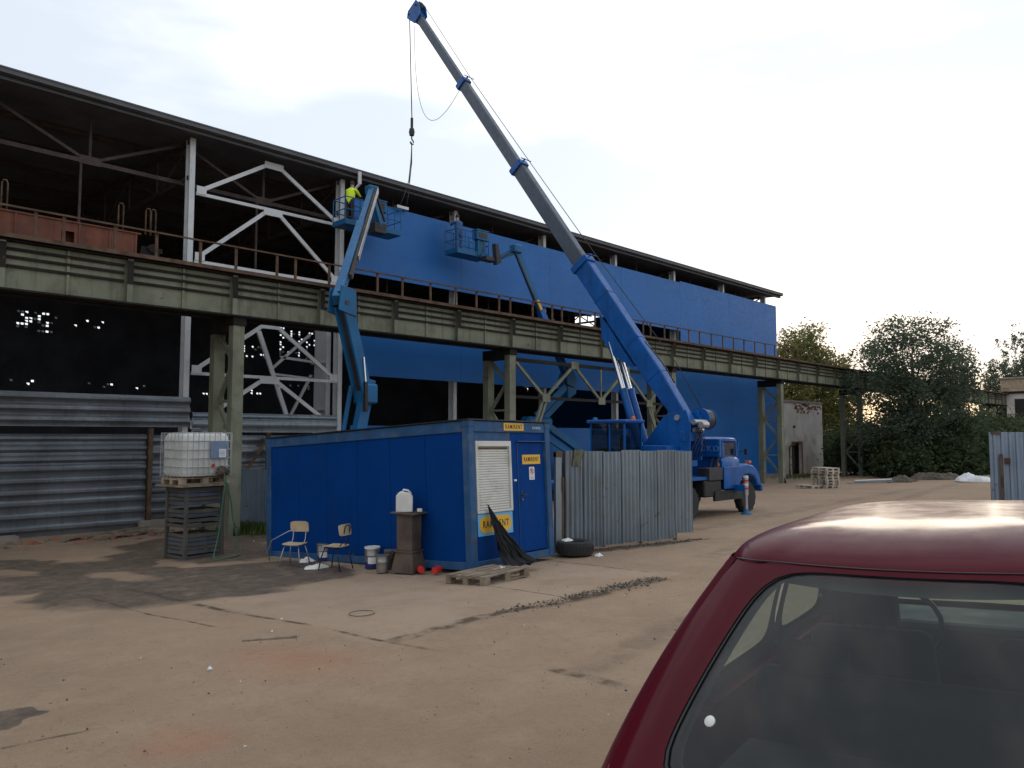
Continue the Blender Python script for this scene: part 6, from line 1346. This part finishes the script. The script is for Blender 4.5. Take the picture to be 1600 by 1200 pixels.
def yard_xy(rg, n):
    d = rg.uniform(4, 30, n) ** 1.0; px = rg.uniform(-100, 1700, n); lat = d * (px - 800) / 1200; return np.column_stack([fh.x * d + rh.x * lat, fh.y * d + rh.y * lat])
def near_xy(rg, n):
    d = 4 + 10 * rg.uniform(0, 1, n) ** 1.5; px = rg.uniform(-100, 1300, n); lat = d * (px - 800) / 1200; return np.column_stack([fh.x * d + rh.x * lat, fh.y * d + rh.y * lat])
def ridge_xy(rg, n): t = rg.uniform(0, 1, n) ** .7; return np.column_stack([6.6 + 3.8 * t + rg.normal(0, .06, n), 7.05 - .05 * t + rg.normal(0, .11, n)])
def foot_xy(rg, n): t = rg.uniform(0, 1, n); return np.column_stack([12.3 + 3.4 * t + rg.normal(0, .06, n), 10.5 - 1.05 * t + rg.normal(0, .09, n) - .12])
scatter('gravel', 1800, near_xy, .003, .014, 'pebble', 'loose grey gravel strewn over the near yard', 61); scatter('soil_crumbs', 900, yard_xy, .003, .016, 'soil', 'dark soil crumbs strewn over the yard', 62)
scatter('ridge_stones', 900, ridge_xy, .006, .03, 'soil', 'dark ridge of dirt and stones in the concrete joint', 63); scatter('ridge_chips', 220, ridge_xy, .006, .03, 'pebble', 'pale stone chips on the dirt ridge', 64); scatter('fence_dirt', 420, foot_xy, .012, .05, 'soil', 'dirt and chips along the corrugated fence foot', 65)
def white_xy(rg, n): return yard_xy(rg, n)
scatter('paper_bits', 60, white_xy, .012, .045, 'white_sign', 'small white scraps scattered across the yard', 66)
# weeds
def weeds(loc, n, rx, ry, h, label, seed):
    rg = np.random.default_rng(seed); b = np.column_stack([loc[0] + rg.normal(0, rx, n), loc[1] + rg.normal(0, ry, n)]); z = np.interp(b[:, 1], GY, GZ); hh = h * rg.uniform(.4, 1.2, n); an = rg.uniform(0, 6.28, n); le = rg.uniform(.1, .6, n) * hh
    w_ = .012; d = np.column_stack([np.cos(an), np.sin(an)]); s_ = np.column_stack([-d[:, 1], d[:, 0]]) * w_
    p0 = np.column_stack([b - s_, z]); p1 = np.column_stack([b + s_, z]); m0 = np.column_stack([b + d * le[:, None] * .4 + s_ * 1.3, z + hh * .65]); m1 = np.column_stack([b + d * le[:, None] * .4 - s_ * 1.3, z + hh * .65]); t = np.column_stack([b + d * le[:, None], z + hh]); t2 = t + np.array([0, 0, .002])
    vs = np.stack([p0, p1, m0, m1, t, t2], 1).reshape(-1, 3); i = np.arange(n)[:, None] * 6; fs = np.concatenate([i + np.array([[0, 1, 2, 3]]), i + np.array([[3, 2, 4, 5]])])
    tag(np_mesh('weeds', vs, fs, 'leaf_grass', kind='stuff'), label, 'weeds', kind='stuff')
weeds((11.1, 22.4), 1500, .45, .9, .30, 'green weeds at the foot of the fence behind the tank', 71); weeds((9.05, 13.2), 260, .10, .5, .30, 'sparse weeds between the chairs and the cabin wall', 72); weeds((55.5, 24.4), 500, 2.0, .5, .3, 'dry weeds at the foot of the hall end', 73)
